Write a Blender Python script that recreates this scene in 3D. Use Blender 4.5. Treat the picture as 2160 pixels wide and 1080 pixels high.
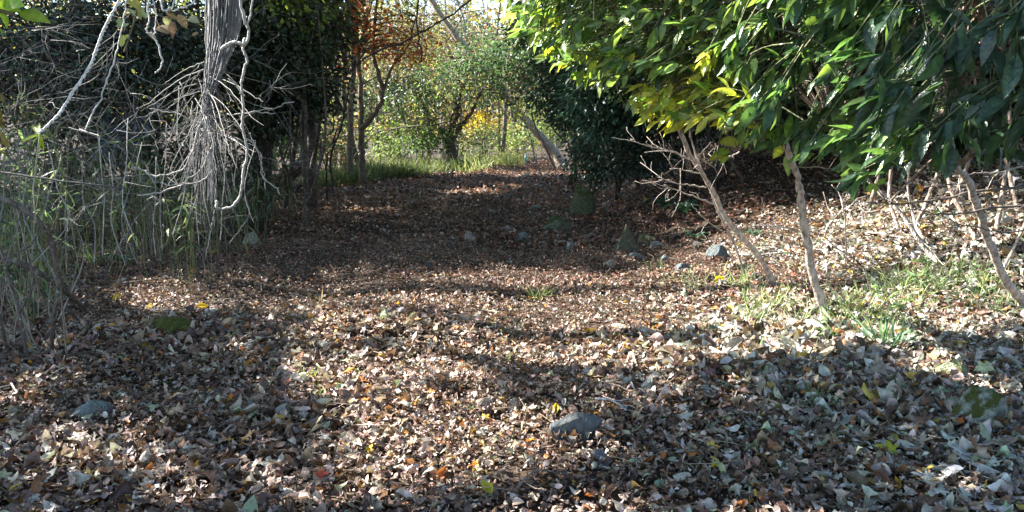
import bpy, math, random
import numpy as np
from math import radians as R, sin, cos, pi
for o in list(bpy.data.objects): bpy.data.objects.remove(o)
random.seed(7); rng = np.random.default_rng(11)
SC = bpy.context.scene
COL = SC.collection
# ------------------------------------------------------------------ camera, sky, sun, exposure
F = 1695.0; H0 = 1.35; PIT = math.atan(265/F)
cam = bpy.data.cameras.new('camera'); camo = bpy.data.objects.new('camera', cam); COL.objects.link(camo)
cam.sensor_width = 36; cam.lens = 36*F/2160; cam.clip_start = .05; cam.clip_end = 2000
camo.location = (0, 0, H0); camo.rotation_euler = (pi/2-PIT, 0, 0); SC.camera = camo
SUN_AZ = 70; SUN_EL = 36           # degrees left of the view direction, degrees up
S = np.array([-sin(R(SUN_AZ))*cos(R(SUN_EL)), cos(R(SUN_AZ))*cos(R(SUN_EL)), sin(R(SUN_EL))])
w = bpy.data.worlds.new('World'); SC.world = w; w.use_nodes = True
nt = w.node_tree; bg = nt.nodes['Background']
sky = nt.nodes.new('ShaderNodeTexSky'); sky.sky_type = 'NISHITA'; sky.sun_disc = False
sky.sun_elevation = R(SUN_EL); sky.sun_rotation = R(-SUN_AZ); sky.air_density = 1.0; sky.dust_density = .3; sky.ozone_density = 1.2
nt.links.new(sky.outputs[0], bg.inputs[0]); bg.inputs[1].default_value = .08
sl = bpy.data.lights.new('sun', 'SUN'); sl.energy = 5.0; sl.angle = R(.53); sl.color = (1, .955, .90)
so = bpy.data.objects.new('sun', sl); COL.objects.link(so)
from mathutils import Vector
so.rotation_euler = Vector(S).to_track_quat('Z', 'Y').to_euler()
SC.view_settings.view_transform = 'Standard'; SC.view_settings.look = 'None'
SC.view_settings.exposure = 2.65; SC.view_settings.gamma = 1
SC.cycles.max_bounces = 6; SC.cycles.transparent_max_bounces = 4; SC.cycles.sample_clamp_indirect = 6
SC.cycles.use_denoising = True
# ------------------------------------------------------------------ terrain and pixel helpers
BF = ([-5, 2, 3.5, 5, 6, 7, 10, 13, 20, 27, 40], [7, 6.2, 5.5, 4.2, 3.2, 2.5, 1.75, 1.3, 1.5, 2.1, 4])
def vnoise(x, y, s, seed):
    x = np.asarray(x, float)/s; y = np.asarray(y, float)/s
    xi = np.floor(x); yi = np.floor(y); fx = x-xi; fy = y-yi
    fx = fx*fx*(3-2*fx); fy = fy*fy*(3-2*fy)
    def hsh(a, b):
        v = np.sin(a*127.1+b*311.7+seed*17.3)*43758.5453
        return v-np.floor(v)
    return (hsh(xi, yi)*(1-fx)+hsh(xi+1, yi)*fx)*(1-fy)+(hsh(xi, yi+1)*(1-fx)+hsh(xi+1, yi+1)*fx)*fy
def hgt(x, y):
    x = np.asarray(x, float); y = np.asarray(y, float)
    d = x-np.interp(y, *BF)
    b = np.where(d > 0, .34*(np.sqrt(d*d+.25)-.5), 0); b = np.where(b > 2.6, 2.6+(b-2.6)*.25, b)
    b = b*(1+.55*np.clip((y-8)/3.5, 0, 1))*np.clip((60-y)/25, 0, 1)
    l = np.clip(-4.6-x, 0, 30)*.06
    n = (vnoise(x, y, 1.3, 1)-.5)*.09+(vnoise(x, y, .45, 2)-.5)*.045+(vnoise(x, y, 6, 3)-.5)*.14*np.clip((y-6)/10, 0, 1)
    n = n-.05*np.exp(-((x+1.9-.02*y)/.35)**2)*(y > 4)-.05*np.exp(-((x-.15)/.4)**2)*(y > 4)+.05*np.exp(-((x+.9)/.5)**2)*(y > 5)
    far = np.clip((y-75)/60, 0, 1)**1.5*16
    return b+l+n+far
FW = np.array([0, cos(PIT), -sin(PIT)]); UP = np.array([0, sin(PIT), cos(PIT)])
CP = np.array([0, 0, H0])
def P(px, py, Y):
    d = FW+np.array([(px-1080)/F, 0, 0])+UP*((540-py)/F)
    return CP+d*(Y/d[1])
def G(px, py):
    d = FW+np.array([(px-1080)/F, 0, 0])+UP*((540-py)/F); t = np.arange(1.5, 60, .1); q = CP+d*t[:, None]
    i = int(np.argmax(q[:, 2] < hgt(q[:, 0], q[:, 1]))) or len(t)-1; t = t[max(i-1, 0)]+np.arange(0, .1, .005); q = CP+d*t[:, None]
    i = int(np.argmax(q[:, 2] < hgt(q[:, 0], q[:, 1]))); p = q[i]
    return np.array([p[0], p[1], float(hgt(p[0], p[1]))])
def proj(p):
    q = p-CP; z = q@FW; z = np.where(z < .2, .2, z)
    return 1080+F*q[..., 0]/z, 540-F*(q@UP)/z
# ------------------------------------------------------------------ materials
def mat(name, rough=.6, trans=0, bump=0, bscale=30, spec=.5, var=.25, vscale=8, attr=True, base=(.2, .2, .2), stretch=None, spots=None, tsat=1.0):
    m = bpy.data.materials.new(name); m.use_nodes = True; n = m.node_tree; L = n.links.new
    bs = n.nodes['Principled BSDF']; out = n.nodes['Material Output']
    if attr:
        a = n.nodes.new('ShaderNodeAttribute'); a.attribute_name = 'col'; c = a.outputs['Color']
    else:
        a = n.nodes.new('ShaderNodeRGB'); a.outputs[0].default_value = (*base, 1); c = a.outputs[0]
    tc = n.nodes.new('ShaderNodeTexCoord'); mp = n.nodes.new('ShaderNodeMapping'); L(tc.outputs['Object'], mp.inputs[0])
    if stretch: mp.inputs['Scale'].default_value = stretch
    no = n.nodes.new('ShaderNodeTexNoise'); no.inputs['Scale'].default_value = vscale; no.inputs['Detail'].default_value = 6
    L(mp.outputs[0], no.inputs['Vector'])
    mr = n.nodes.new('ShaderNodeMapRange'); mr.inputs[1].default_value = .3; mr.inputs[2].default_value = .7
    mr.inputs[3].default_value = 1-var; mr.inputs[4].default_value = 1+var; L(no.outputs[0], mr.inputs[0])
    mu = n.nodes.new('ShaderNodeVectorMath'); mu.operation = 'SCALE'; L(c, mu.inputs[0]); L(mr.outputs[0], mu.inputs['Scale'])
    c = mu.outputs[0]
    if spots:
        n2 = n.nodes.new('ShaderNodeTexNoise'); n2.inputs['Scale'].default_value = spots[1]; n2.inputs['Detail'].default_value = 8
        L(tc.outputs['Object'], n2.inputs['Vector'])
        r2 = n.nodes.new('ShaderNodeMapRange'); r2.inputs[1].default_value = spots[2]; r2.inputs[2].default_value = spots[2]+.08
        L(n2.outputs[0], r2.inputs[0])
        if len(spots) > 3:      # moss that lies on upward faces
            ge = n.nodes.new('ShaderNodeNewGeometry'); sx = n.nodes.new('ShaderNodeSeparateXYZ'); L(ge.outputs['Normal'], sx.inputs[0])
            r3 = n.nodes.new('ShaderNodeMapRange'); r3.inputs[1].default_value = spots[3]; r3.inputs[2].default_value = spots[3]+.35
            L(sx.outputs['Z'], r3.inputs[0]); mm = n.nodes.new('ShaderNodeMath'); mm.operation = 'MULTIPLY'
            L(r2.outputs[0], mm.inputs[0]); L(r3.outputs[0], mm.inputs[1]); fac = mm.outputs[0]
        else: fac = r2.outputs[0]
        mx = n.nodes.new('ShaderNodeMix'); mx.data_type = 'RGBA'; L(fac, mx.inputs[0]); L(c, mx.inputs[6]); mx.inputs[7].default_value = (*spots[0], 1)
        c = mx.outputs[2]
    L(c, bs.inputs['Base Color']); bs.inputs['Roughness'].default_value = rough
    bs.inputs['Specular IOR Level'].default_value = spec
    if bump:
        nb = n.nodes.new('ShaderNodeTexNoise'); nb.inputs['Scale'].default_value = bscale; nb.inputs['Detail'].default_value = 5
        L(mp.outputs[0], nb.inputs['Vector']); bu = n.nodes.new('ShaderNodeBump'); bu.inputs['Strength'].default_value = bump
        bu.inputs['Distance'].default_value = .02; L(nb.outputs[0], bu.inputs['Height']); L(bu.outputs[0], bs.inputs['Normal'])
    if trans:
        tr = n.nodes.new('ShaderNodeBsdfTranslucent'); ms = n.nodes.new('ShaderNodeMixShader'); ms.inputs[0].default_value = trans
        g = n.nodes.new('ShaderNodeMix'); g.data_type = 'RGBA'; g.blend_type = 'MULTIPLY'; g.inputs[0].default_value = 1
        L(c, g.inputs[6]); g.inputs[7].default_value = (1.3*tsat, 1.4*tsat, .8, 1); L(g.outputs[2], tr.inputs[0])
        L(bs.outputs[0], ms.inputs[1]); L(tr.outputs[0], ms.inputs[2]); L(ms.outputs[0], out.inputs[0])
    return m
M = dict(
    litter=mat('dry leaf', .45, .22, .4, 70, .5, .3, 35, tsat=.75),
    soil=mat('soil', .95, 0, .8, 25, .2, .4, 6, attr=False, base=(.045, .03, .02)),
    laurel=mat('glossy evergreen leaf', .27, .42, .35, 60, .7, .35, 28, tsat=1.15, spots=((.15, .11, .03), 55, .69)),
    leaf=mat('thin leaf', .5, .45, 0, 30, .35, .25, 9, tsat=1.0),
    dark=mat('dark evergreen leaf', .4, .2, 0, 30, .4, .2, 5),
    bark=mat('bark', .9, 0, 1, 70, .2, .55, 34, stretch=(1, 1, .35), spots=((.30, .31, .26), 23, .60)),
    vine=mat('dry vine', .8, 0, .5, 120, .3, .25, 30),
    stone=mat('stone', .85, 0, 1, 70, .25, .5, 38, spots=((.11, .11, .095), 30, .55)),
    moss=mat('mossy stone', .9, 0, 1, 80, .25, .5, 35, spots=((.055, .065, .014), 16, .44, .1)),
    mossy=mat('thick moss', .95, 0, 1, 60, .1, .4, 25),
    grass=mat('grass blade', .5, .35, 0, 30, .3, .2, 10),
    paint=mat('painted metal', .5, 0, 0, 30, .4, .1, 10), tarp=mat('blue tarpaulin', .45, .2, .4, 8, .4, .15, 3),
)
# ------------------------------------------------------------------ mesh accumulator
class MB:
    def __init__(s): s.V = []; s.Fc = []; s.C = []; s.n = 0
    def add(s, V, Fa, col):
        V = np.asarray(V, float).reshape(-1, 3); s.V.append(V); s.Fc.append(np.asarray(Fa, int).reshape(-1, 3)+s.n)
        c = np.asarray(col, float); c = np.broadcast_to(c, (len(V), 3)); s.C.append(c); s.n += len(V)
    def leaves(s, T, pos, X, N, sc, col):
        TV, TF = T; k = len(pos)
        if k == 0: return
        X = X/np.linalg.norm(X, axis=1, keepdims=True).clip(1e-6)
        Yv = np.cross(N, X); Yv /= np.linalg.norm(Yv, axis=1, keepdims=True).clip(1e-6); Z = np.cross(X, Yv)
        B = np.stack([X, Yv, Z], 1)                       # k,3,3 rows are axes
        V = np.einsum('vi,kij->kvj', TV, B)*np.asarray(sc).reshape(-1, 1, 1)+pos[:, None]
        Fa = TF[None]+(np.arange(k)*len(TV))[:, None, None]
        vf = np.where(np.abs(TV[:, 1]) < .004, 1.22, .93)*(1-.12*np.cos(TV[:, 0]*23))   # midrib, veins and edges
        s.add(V.reshape(-1, 3), Fa.reshape(-1, 3), np.repeat(np.broadcast_to(col, (k, 3)), len(TV), 0)*np.tile(vf, k)[:, None])
    def tube(s, pts, rad, col, k=6, cap=True):
        p = np.asarray(pts, float); n = len(p); r = np.broadcast_to(np.asarray(rad, float), (n,)) if np.ndim(rad) else np.full(n, rad)
        t = np.gradient(p, axis=0); t /= np.linalg.norm(t, axis=1, keepdims=True).clip(1e-9)
        a = np.array([1., 0, 0]) if abs(t[0, 0]) < .8 else np.array([0, 1., 0])
        u = np.cross(t, a); u /= np.linalg.norm(u, axis=1, keepdims=True).clip(1e-9); v = np.cross(t, u)
        th = np.arange(k)*2*pi/k
        V = p[:, None]+(u[:, None]*np.cos(th)[None, :, None]+v[:, None]*np.sin(th)[None, :, None])*r[:, None, None]
        V = V.reshape(-1, 3); i = np.arange(n-1)[:, None]*k; j = np.arange(k)[None]; j2 = (j+1) % k
        a_, b_, c_, d_ = i+j, i+j2, i+k+j2, i+k+j
        Fa = np.concatenate([np.stack([a_, b_, c_], -1).reshape(-1, 3), np.stack([a_, c_, d_], -1).reshape(-1, 3)])
        if cap:
            V = np.vstack([V, p[0], p[-1]]); m = n*k; jj = np.arange(k); jn = (jj+1) % k
            Fa = np.vstack([Fa, np.stack([np.full(k, m), jn, jj], 1), np.stack([np.full(k, m+1), (n-1)*k+jj, (n-1)*k+jn], 1)])
        s.add(V, Fa, col)
    def build(s, name, m, parent=None, origin=None, smooth=True):
        o3 = np.array(parent.location) if parent is not None else (np.array(origin) if origin is not None else np.zeros(3))
        V = np.concatenate(s.V)-o3; Fa = np.concatenate(s.Fc); C = np.concatenate(s.C)
        me = bpy.data.meshes.new(name); me.vertices.add(len(V)); me.vertices.foreach_set('co', V.astype(np.float32).ravel())
        me.loops.add(Fa.size); me.loops.foreach_set('vertex_index', Fa.astype(np.int32).ravel())
        me.polygons.add(len(Fa)); me.polygons.foreach_set('loop_start', np.arange(0, Fa.size, 3, dtype=np.int32))
        me.polygons.foreach_set('use_smooth', np.full(len(Fa), smooth))
        at = me.attributes.new('col', 'FLOAT_COLOR', 'POINT')
        at.data.foreach_set('color', np.hstack([C, np.ones((len(C), 1))]).astype(np.float32).ravel())
        me.update(calc_edges=True); me.materials.append(m)
        ob = bpy.data.objects.new(name, me); COL.objects.link(ob)
        if parent is not None: ob.parent = parent
        elif origin is not None: ob.location = o3
        return ob
def tag(o, label=None, cat=None, group=None, kind=None):
    if label: o['label'] = label
    if cat: o['category'] = cat
    if group: o['group'] = group
    if kind: o['kind'] = kind
    return o
def thing(name, label, cat, loc, group=None):
    o = bpy.data.objects.new(name, None); COL.objects.link(o); o.location = [float(v) for v in loc]; o.empty_display_size = .1
    return tag(o, label, cat, group)
# ------------------------------------------------------------------ leaf shapes (unit length along +X)
def blade(w=.18, n=4, curl=.2, fold=.12, serr=0, pw=.8, twist=0):
    V = [(0, 0, 0)]; ts = [i/n for i in range(1, n)]
    for i, t in enumerate(ts):
        hw = w*sin(pi*t**pw)*(1+(serr if i % 2 else -serr)); z = -curl*t*t; tw = twist*t
        V += [(t, hw*cos(tw), z+fold*hw*2+hw*sin(tw)), (t, 0, z), (t, -hw*cos(tw), z+fold*hw*2-hw*sin(tw))]
    V.append((1, 0, -curl)); Fa = [(0, 2, 1), (0, 3, 2)]
    for i in range(n-2):
        a = 1+3*i; b = a+3; Fa += [(a, a+1, b+1), (a, b+1, b), (a+1, a+2, b+2), (a+1, b+2, b+1)]
    a = 1+3*(n-2); e = len(V)-1; Fa += [(a, a+1, e), (a+1, a+2, e)]
    return np.array(V, float), np.array(Fa, int)
def maple(lobes=5, deep=.5, curl=.3, seed=0, mid=True):
    r = random.Random(seed); out = []; span = 250 if lobes == 5 else 200
    for i in range(lobes):
        a = -span/2+span*i/(lobes-1); L = (1-.42*abs(a)/125)*r.uniform(.88, 1.08); st = span/(lobes-1)
        out += [(a-st*.30, L*.70), (a-st*.12, L*.80), (a, L*.97), (a+st*.13, L*.79), (a+st*.32, L*.68)]
        if i < lobes-1: out.append((a+st*.5, deep*(1-.3*abs(a+st/2)/125)))
    out.append((180, .12)); n = len(out); V = [(0, 0, 0)]
    for k in ((.5, 1) if mid else (1,)):
        for a, L in out: V.append((L*k*cos(R(a)), L*k*sin(R(a)), 0))
    V = np.array(V, float)*.62; V[:, 0] += .3
    ca = [r.uniform(-1, 1) for _ in range(5)]; x, y = V[:, 0]-.3, V[:, 1]
    V[:, 2] = curl*(1.6*ca[0]*x*x+1.6*ca[1]*y*y+1.2*ca[2]*x*y+.25*abs(y)*abs(ca[3]))+curl*.10*np.sin(9*x+5*ca[4])*np.cos(8*y)
    Fa = [(0, 1+i, 1+(i+1) % n) for i in range(n)]
    if mid:
        for i in range(n): a, b = 1+i, 1+(i+1) % n; Fa += [(a, a+n, b+n), (a, b+n, b)]
    return V, np.array(Fa, int)
def crumple(w, n, seed, amt):
    r = random.Random(seed); V, Fa = blade(w, n, r.uniform(-.3, .5), r.uniform(-.5, .9), 0, r.uniform(.7, 1.1), r.uniform(-1.2, 1.2))
    x, y = V[:, 0].copy(), V[:, 1].copy(); V[:, 2] += amt*(.25*np.sin(x*r.uniform(4, 8)+r.random()*6)+.8*y*np.sin(x*r.uniform(3, 7)+r.random()*6))
    V[:, 1] += amt*.15*np.sin(x*r.uniform(2, 5)+r.random()*6); return V, Fa
def unit(v): return v/np.linalg.norm(v, axis=-1, keepdims=True).clip(1e-9)
def rvec(n): return unit(rng.normal(size=(n, 3)))
def pick(cols, n, jit=.18, p=None):
    c = np.array(cols)[rng.choice(len(cols), n, p=p)]
    return c*(1+rng.normal(0, jit, (n, 1))).clip(.5, 1.6)*(1+rng.normal(0, .05, (n, 3)))
def spline(pts, n=8, jit=0):
    p = np.array(pts, float); 
    if len(p) == 2: p = np.array([p[0], (p[0]+p[1])/2, p[1]])
    q = np.vstack([2*p[0]-p[1], p, 2*p[-1]-p[-2]]); out = []
    for i in range(1, len(q)-2):
        for t in np.arange(n)/n:
            a, b, c, d = q[i-1:i+3]; out.append(.5*((2*b)+(c-a)*t+(2*a-5*b+4*c-d)*t*t+(3*b-a-3*c+d)*t**3))
    out.append(p[-1]); out = np.array(out)
    if jit:
        j = rng.normal(0, jit, out.shape); j[0] = 0; out += j
    return out
# ------------------------------------------------------------------ the ground
def axis(segs):
    out = []
    for a, b, st in segs: out += list(np.arange(a, b, st))
    return np.array(out+[segs[-1][1]])
xs = axis([(-600, -60, 40), (-60, -12, 3), (-12, -6, .4), (-6, 6, .11), (6, 12, .4), (12, 60, 3), (60, 600, 40)])
ys = axis([(-200, -20, 20), (-20, -2, 1.5), (-2, 14, .12), (14, 34, .25), (34, 60, 1), (60, 150, 6), (150, 900, 50)])
gx, gy = np.meshgrid(xs, ys); gz = hgt(gx, gy); nx, ny = len(xs), len(ys)
a = (np.arange(ny-1)[:, None]*nx+np.arange(nx-1)[None]); g = MB()
g.add(np.stack([gx, gy, gz], -1).reshape(-1, 3), np.concatenate([np.stack([a, a+1, a+nx+1], -1).reshape(-1, 3), np.stack([a, a+nx+1, a+nx], -1).reshape(-1, 3)]), (.04, .03, .02))
tag(g.build('ground', M['soil']), kind='structure')
# ------------------------------------------------------------------ fallen leaves
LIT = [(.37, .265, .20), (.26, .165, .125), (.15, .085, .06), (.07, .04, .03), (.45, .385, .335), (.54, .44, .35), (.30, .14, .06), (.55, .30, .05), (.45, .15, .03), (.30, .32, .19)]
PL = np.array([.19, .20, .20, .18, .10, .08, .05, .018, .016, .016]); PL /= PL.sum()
LITR = [(.44, .41, .37), (.34, .27, .21), (.16, .10, .07), (.09, .06, .04), (.52, .51, .47), (.52, .45, .37), (.30, .15, .06), (.50, .36, .07), (.36, .15, .04), (.33, .38, .24)]  # greyer right-side leaves, also paled so sunlight is partly in the colour
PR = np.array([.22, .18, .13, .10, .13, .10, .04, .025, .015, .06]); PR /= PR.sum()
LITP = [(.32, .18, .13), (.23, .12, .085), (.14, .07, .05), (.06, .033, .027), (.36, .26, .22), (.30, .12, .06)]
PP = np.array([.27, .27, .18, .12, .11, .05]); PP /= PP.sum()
near_T = [maple(5, .46, .7, s) for s in range(4)]+[maple(3, .55, .8, 9)]+[crumple(.24, 5, s, .5) for s in range(5)]+[crumple(.13, 5, s+20, .6) for s in range(3)]+[crumple(.32, 5, s+30, .35) for s in range(3)]
far_T = [maple(3, .5, .5, 3, False)]+[crumple(w_, 3, s, .5) for s, w_ in enumerate((.25, .3, .2, .35))]
fl = MB()
def scatter(x0, x1, y0, y1, dens, T, smin, smax, lift):
    n = int((x1-x0)*(y1-y0)*dens); x = rng.uniform(x0, x1, n); y = rng.uniform(y0, y1, n)
    keep = (np.abs(x) < .72*y+1.6) & (vnoise(x, y, .35, 5) > rng.uniform(0, .3, n)*.5); x, y = x[keep], y[keep]; n = len(x)
    path = np.clip((y-5.2)/2.5, 0, 1)*(x < np.interp(y, *BF)+.2)*(x > -4.2); path = np.maximum(path, np.clip((y-8.6)/1.5, 0, 1))  # farther bank also takes the dark path browns, shade put into leaf colour
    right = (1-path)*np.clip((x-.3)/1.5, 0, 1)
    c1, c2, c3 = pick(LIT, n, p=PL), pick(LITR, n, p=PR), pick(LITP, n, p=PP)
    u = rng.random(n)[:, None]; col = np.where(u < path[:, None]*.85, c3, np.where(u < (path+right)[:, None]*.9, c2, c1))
    tilt = np.abs(rng.normal(0, 22, n)); steep = rng.random(n) < .15; tilt = np.where(steep, rng.uniform(40, 85, n), tilt)
    az = rng.uniform(0, 2*pi, n); N = np.stack([np.sin(np.radians(tilt))*np.cos(az), np.sin(np.radians(tilt))*np.sin(az), np.cos(np.radians(tilt))], 1)
    ya = rng.uniform(0, 2*pi, n); X = np.stack([np.cos(ya), np.sin(ya), np.zeros(n)], 1); X = unit(X-N*(X*N).sum(1, keepdims=True))
    sc = smin+(smax-smin)*rng.beta(1.3, 2.8, n); sc = sc*(.68+.62*vnoise(x, y, 1.0, 44)); sc = sc*(1+.75*right*rng.random(n))*(1-.25*path)
    z = hgt(x, y)+.004+rng.random(n)**1.6*lift+sc*.30*np.sin(np.radians(tilt))
    pos = np.stack([x, y, z], 1)-X*sc[:, None]*.4
    ti = rng.integers(0, len(T), n); mp_ = T is near_T
    if mp_:
        big = sc > .052; ti = np.where(big & (rng.random(n) < .33), rng.integers(0, 5, n), ti); ti = np.where(~big & (ti < 5), rng.integers(5, len(T), n), ti)
    for k in range(len(T)):
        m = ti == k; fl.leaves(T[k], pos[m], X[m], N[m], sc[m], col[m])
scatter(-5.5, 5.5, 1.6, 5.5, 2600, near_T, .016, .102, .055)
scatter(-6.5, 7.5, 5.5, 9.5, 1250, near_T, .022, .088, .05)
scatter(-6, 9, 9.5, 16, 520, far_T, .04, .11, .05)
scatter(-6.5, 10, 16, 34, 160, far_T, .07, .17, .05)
FLB = lambda: tag(fl.build('fallen_leaves', M['litter']), kind='stuff', label='brown, tan and grey dry leaves carpeting the path and the bank')
def crumbs(x0, x1, y0, y1, n):
    x = rng.uniform(x0, x1, n); y = rng.uniform(y0, y1, n); k_ = np.abs(x) < .68*y+.8; x, y = x[k_], y[k_]; n = len(x); N = unit(rng.normal(0, .5, (n, 3))+[0, 0, 1]); X = rvec(n); X = unit(X-N*(X*N).sum(1, keepdims=True))
    fl.leaves(far_T[1], np.stack([x, y, hgt(x, y)+.008+rng.random(n)*.055], 1), X, N, rng.uniform(.007, .024, n), pick(LIT[:6]+[(.3, .14, .07)], n, .3))
crumbs(-5, 5, 1.7, 5.5, 34000); crumbs(-6, 7, 5.5, 9.5, 34000)
# fine twigs, petioles and debris
tw = MB(); n = 2800; x = rng.uniform(-5, 6, n); y = 1.8+rng.random(n)**1.3*9
for i in range(n):
    if abs(x[i]) > .7*y[i]+1: continue
    L = rng.uniform(.04, .28); a_ = rng.uniform(0, pi*2); z = float(hgt(x[i], y[i]))+rng.uniform(.015, .05); e = rng.uniform(-.05, .25)
    d = np.array([cos(a_)*L, sin(a_)*L, L*e]); p0 = np.array([x[i], y[i], z]); side = np.array([-d[1], d[0], 0])*rng.uniform(-.2, .2)
    tw.tube([p0, p0+d*.5+side, p0+d], [.0022, .0018, .001], pick([(.2, .15, .1), (.38, .3, .22), (.1, .07, .05)], 1)[0], 4)
tag(tw.build('twig_litter', M['vine']), kind='stuff', label='fine dry twigs and stalks scattered among the fallen leaves')
# ------------------------------------------------------------------ builders for woody plants
def limb(mb, p, d, L, r, depth, col, tips, bend=.25, up=.0, kids=3, k=5, spread=.8):
    n = max(3, int(L/.12)) if depth > 0 else 4; n = min(n, 9)
    pts = [np.array(p, float)]; d = unit(np.array(d, float))
    for i in range(n):
        d = unit(d+rng.normal(0, bend/ math.sqrt(n), 3)+np.array([0, 0, up/n])); pts.append(pts[-1]+d*L/n)
    rr = np.linspace(r, max(r*.35, .0012), n+1); mb.tube(pts, rr, col, k); tips.append((pts[-1], d))
    if depth > 0:
        for j in range(kids):
            t = rng.uniform(.25, .95); i = int(t*n); dd = unit(d+rvec(1)[0]*spread)
            limb(mb, pts[i], dd, L*rng.uniform(.4, .7), rr[i]*.6, depth-1, col, tips, bend, up, kids, max(3, k-1), spread)
def clusters_in(blobs, dens=1.0):
    out = []
    for (px, py, Y, rx, ry, rd, k) in blobs:
        c = P(px, py, Y); ax, az = rx*Y/F, ry*Y/F; n = int(k*dens)
        q = rvec(n)*rng.random((n, 1))**.4; out.append(c+q*np.array([ax, rd, az]))
    return np.concatenate(out)
def foliage(mb, C, T, nper, spread, size, cols, droop=.3, p=None, out=None, flat=.6, face=None):
    n = len(C)*nper; base = np.repeat(C, nper, 0)
    off = rng.normal(0, 1, (n, 3))*np.array([1, 1, flat])*spread; pos = base+off
    X = unit(off+rng.normal(0, .35, (n, 3))*spread+1e-6); X[:, 2] -= droop; X = unit(X)
    N = unit(rng.normal(0, .6, (n, 3))+np.array([0, 0, 1.0]) if face is None else rng.normal(0, .6, (n, 3))+np.array(face))
    sc = size*rng.uniform(.6, 1.25, n); cc = np.repeat(pick(cols, len(C), .22, p), nper, 0)*(1+rng.normal(0, .15, (n, 1))).clip(.6, 1.5)
    if not isinstance(T, list): T = [T]
    ti = rng.integers(0, len(T), n)
    for k in range(len(T)):
        m = ti == k; mb.leaves(T[k], pos[m], X[m], N[m], sc[m], cc[m])
def tree(name, label, cat, trunks, blobs, T, nper, spread, size, cols, bcol=(.2, .16, .12), leafm='leaf', group=None, limbs=.5, twigs=0, droop=.3, base=None, flat=.6, wob=.02):
    """trunks: list of (points, r0, r1) in world coordinates; the first one starts at the base."""
    b = np.array(trunks[0][0][0]); t = thing(name, label, cat, b, group); mb = MB(); allp = []
    for k, (pts, r0, r1) in enumerate(trunks):
        s = spline(pts, 6, wob*r0*6); rr = np.linspace(r0, r1, len(s))*(1+rng.normal(0, .05, len(s)))
        if k == 0: rr[0] *= 1.45; rr[1] *= 1.12; s[0, 2] -= .08
        mb.tube(s, rr, bcol, 9 if r0 > .05 else 6); allp.append(s[len(s)//4:])
    A = np.concatenate(allp); mb.build('trunk', M['bark'], t); bmb = MB(); nb = 0
    C = clusters_in(blobs) if blobs else np.zeros((0, 3))
    for c in C:
        if rng.random() > limbs: continue
        dd = np.linalg.norm(A-c, axis=1)+np.maximum(0, A[:, 2]-c[2])*.8; a_ = A[dd.argmin()]; L = np.linalg.norm(c-a_)
        m1 = a_+(c-a_)*.45+rng.normal(0, .10, 3)*L+np.array([0, 0, .10*L]); bmb.tube(spline([a_, m1, c], 4), np.linspace(.012+.012*L, .004, 9), bcol, 4, False); nb += 1
        if twigs:
            tips = []
            for q in range(twigs): limb(bmb, c, rvec(1)[0], spread*2.2, .004, 0, bcol, tips, .4, 0, 0, 3)
    if nb: bmb.build('branch', M['bark'], t)
    if len(C) and nper:
        f = MB(); foliage(f, C, T, nper, spread, size, cols, droop, flat=flat); f.build('crown', M[leafm], t)
    return t
lv4 = [blade(.24, 3, .15, .2), blade(.3, 3, .3, .3), blade(.2, 3, -.1, .2)]
lvm = [maple(3, .45, .3, 5, False), blade(.3, 3, .2, .2)]
# ================================================================== far woodland
def fw():
    mb = MB(); n = 9000; x = rng.uniform(-75, 75, n); y = rng.uniform(70, 130, n); z = hgt(x, y)+rng.random(n)**1.3*9
    pos = np.stack([x, y, z], 1); c = pick([(.10, .13, .04), (.22, .22, .06), (.16, .12, .05), (.30, .20, .06), (.07, .09, .04)], n, .2)
    X = rvec(n); X[:, 2] *= .4
    for k in range(5):
        mb.leaves(lv4[k % 3], pos+rng.normal(0, .5, (n, 3)), unit(X+rng.normal(0, .7, (n, 3))), unit(rng.normal(0, .8, (n, 3))+[0, -.3, .8]), rng.uniform(.5, 1.1, n), c*rng.uniform(.8, 1.2, (n, 1)))
    tag(mb.build('distant_woodland', M['leaf']), kind='stuff', label='hazy autumn woodland on the slope far behind the path')
fw()
YG = [(.14, .18, .07), (.20, .21, .10), (.11, .15, .06), (.24, .19, .09), (.08, .12, .05)]
OL = [(.10, .12, .06), (.16, .15, .08), (.07, .10, .05), (.24, .15, .08)]
DG = [(.030, .055, .028), (.045, .075, .035), (.02, .04, .022), (.06, .09, .045)]
kinds = [('yellow-green leaved slender tree in the sunlit wood beyond the path', YG), ('olive leaved slender tree in the wood beyond the path', OL),
         ('slender half-bare tree with pale twigs in the wood beyond the path', [(.30, .22, .14), (.34, .20, .11)])]
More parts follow.
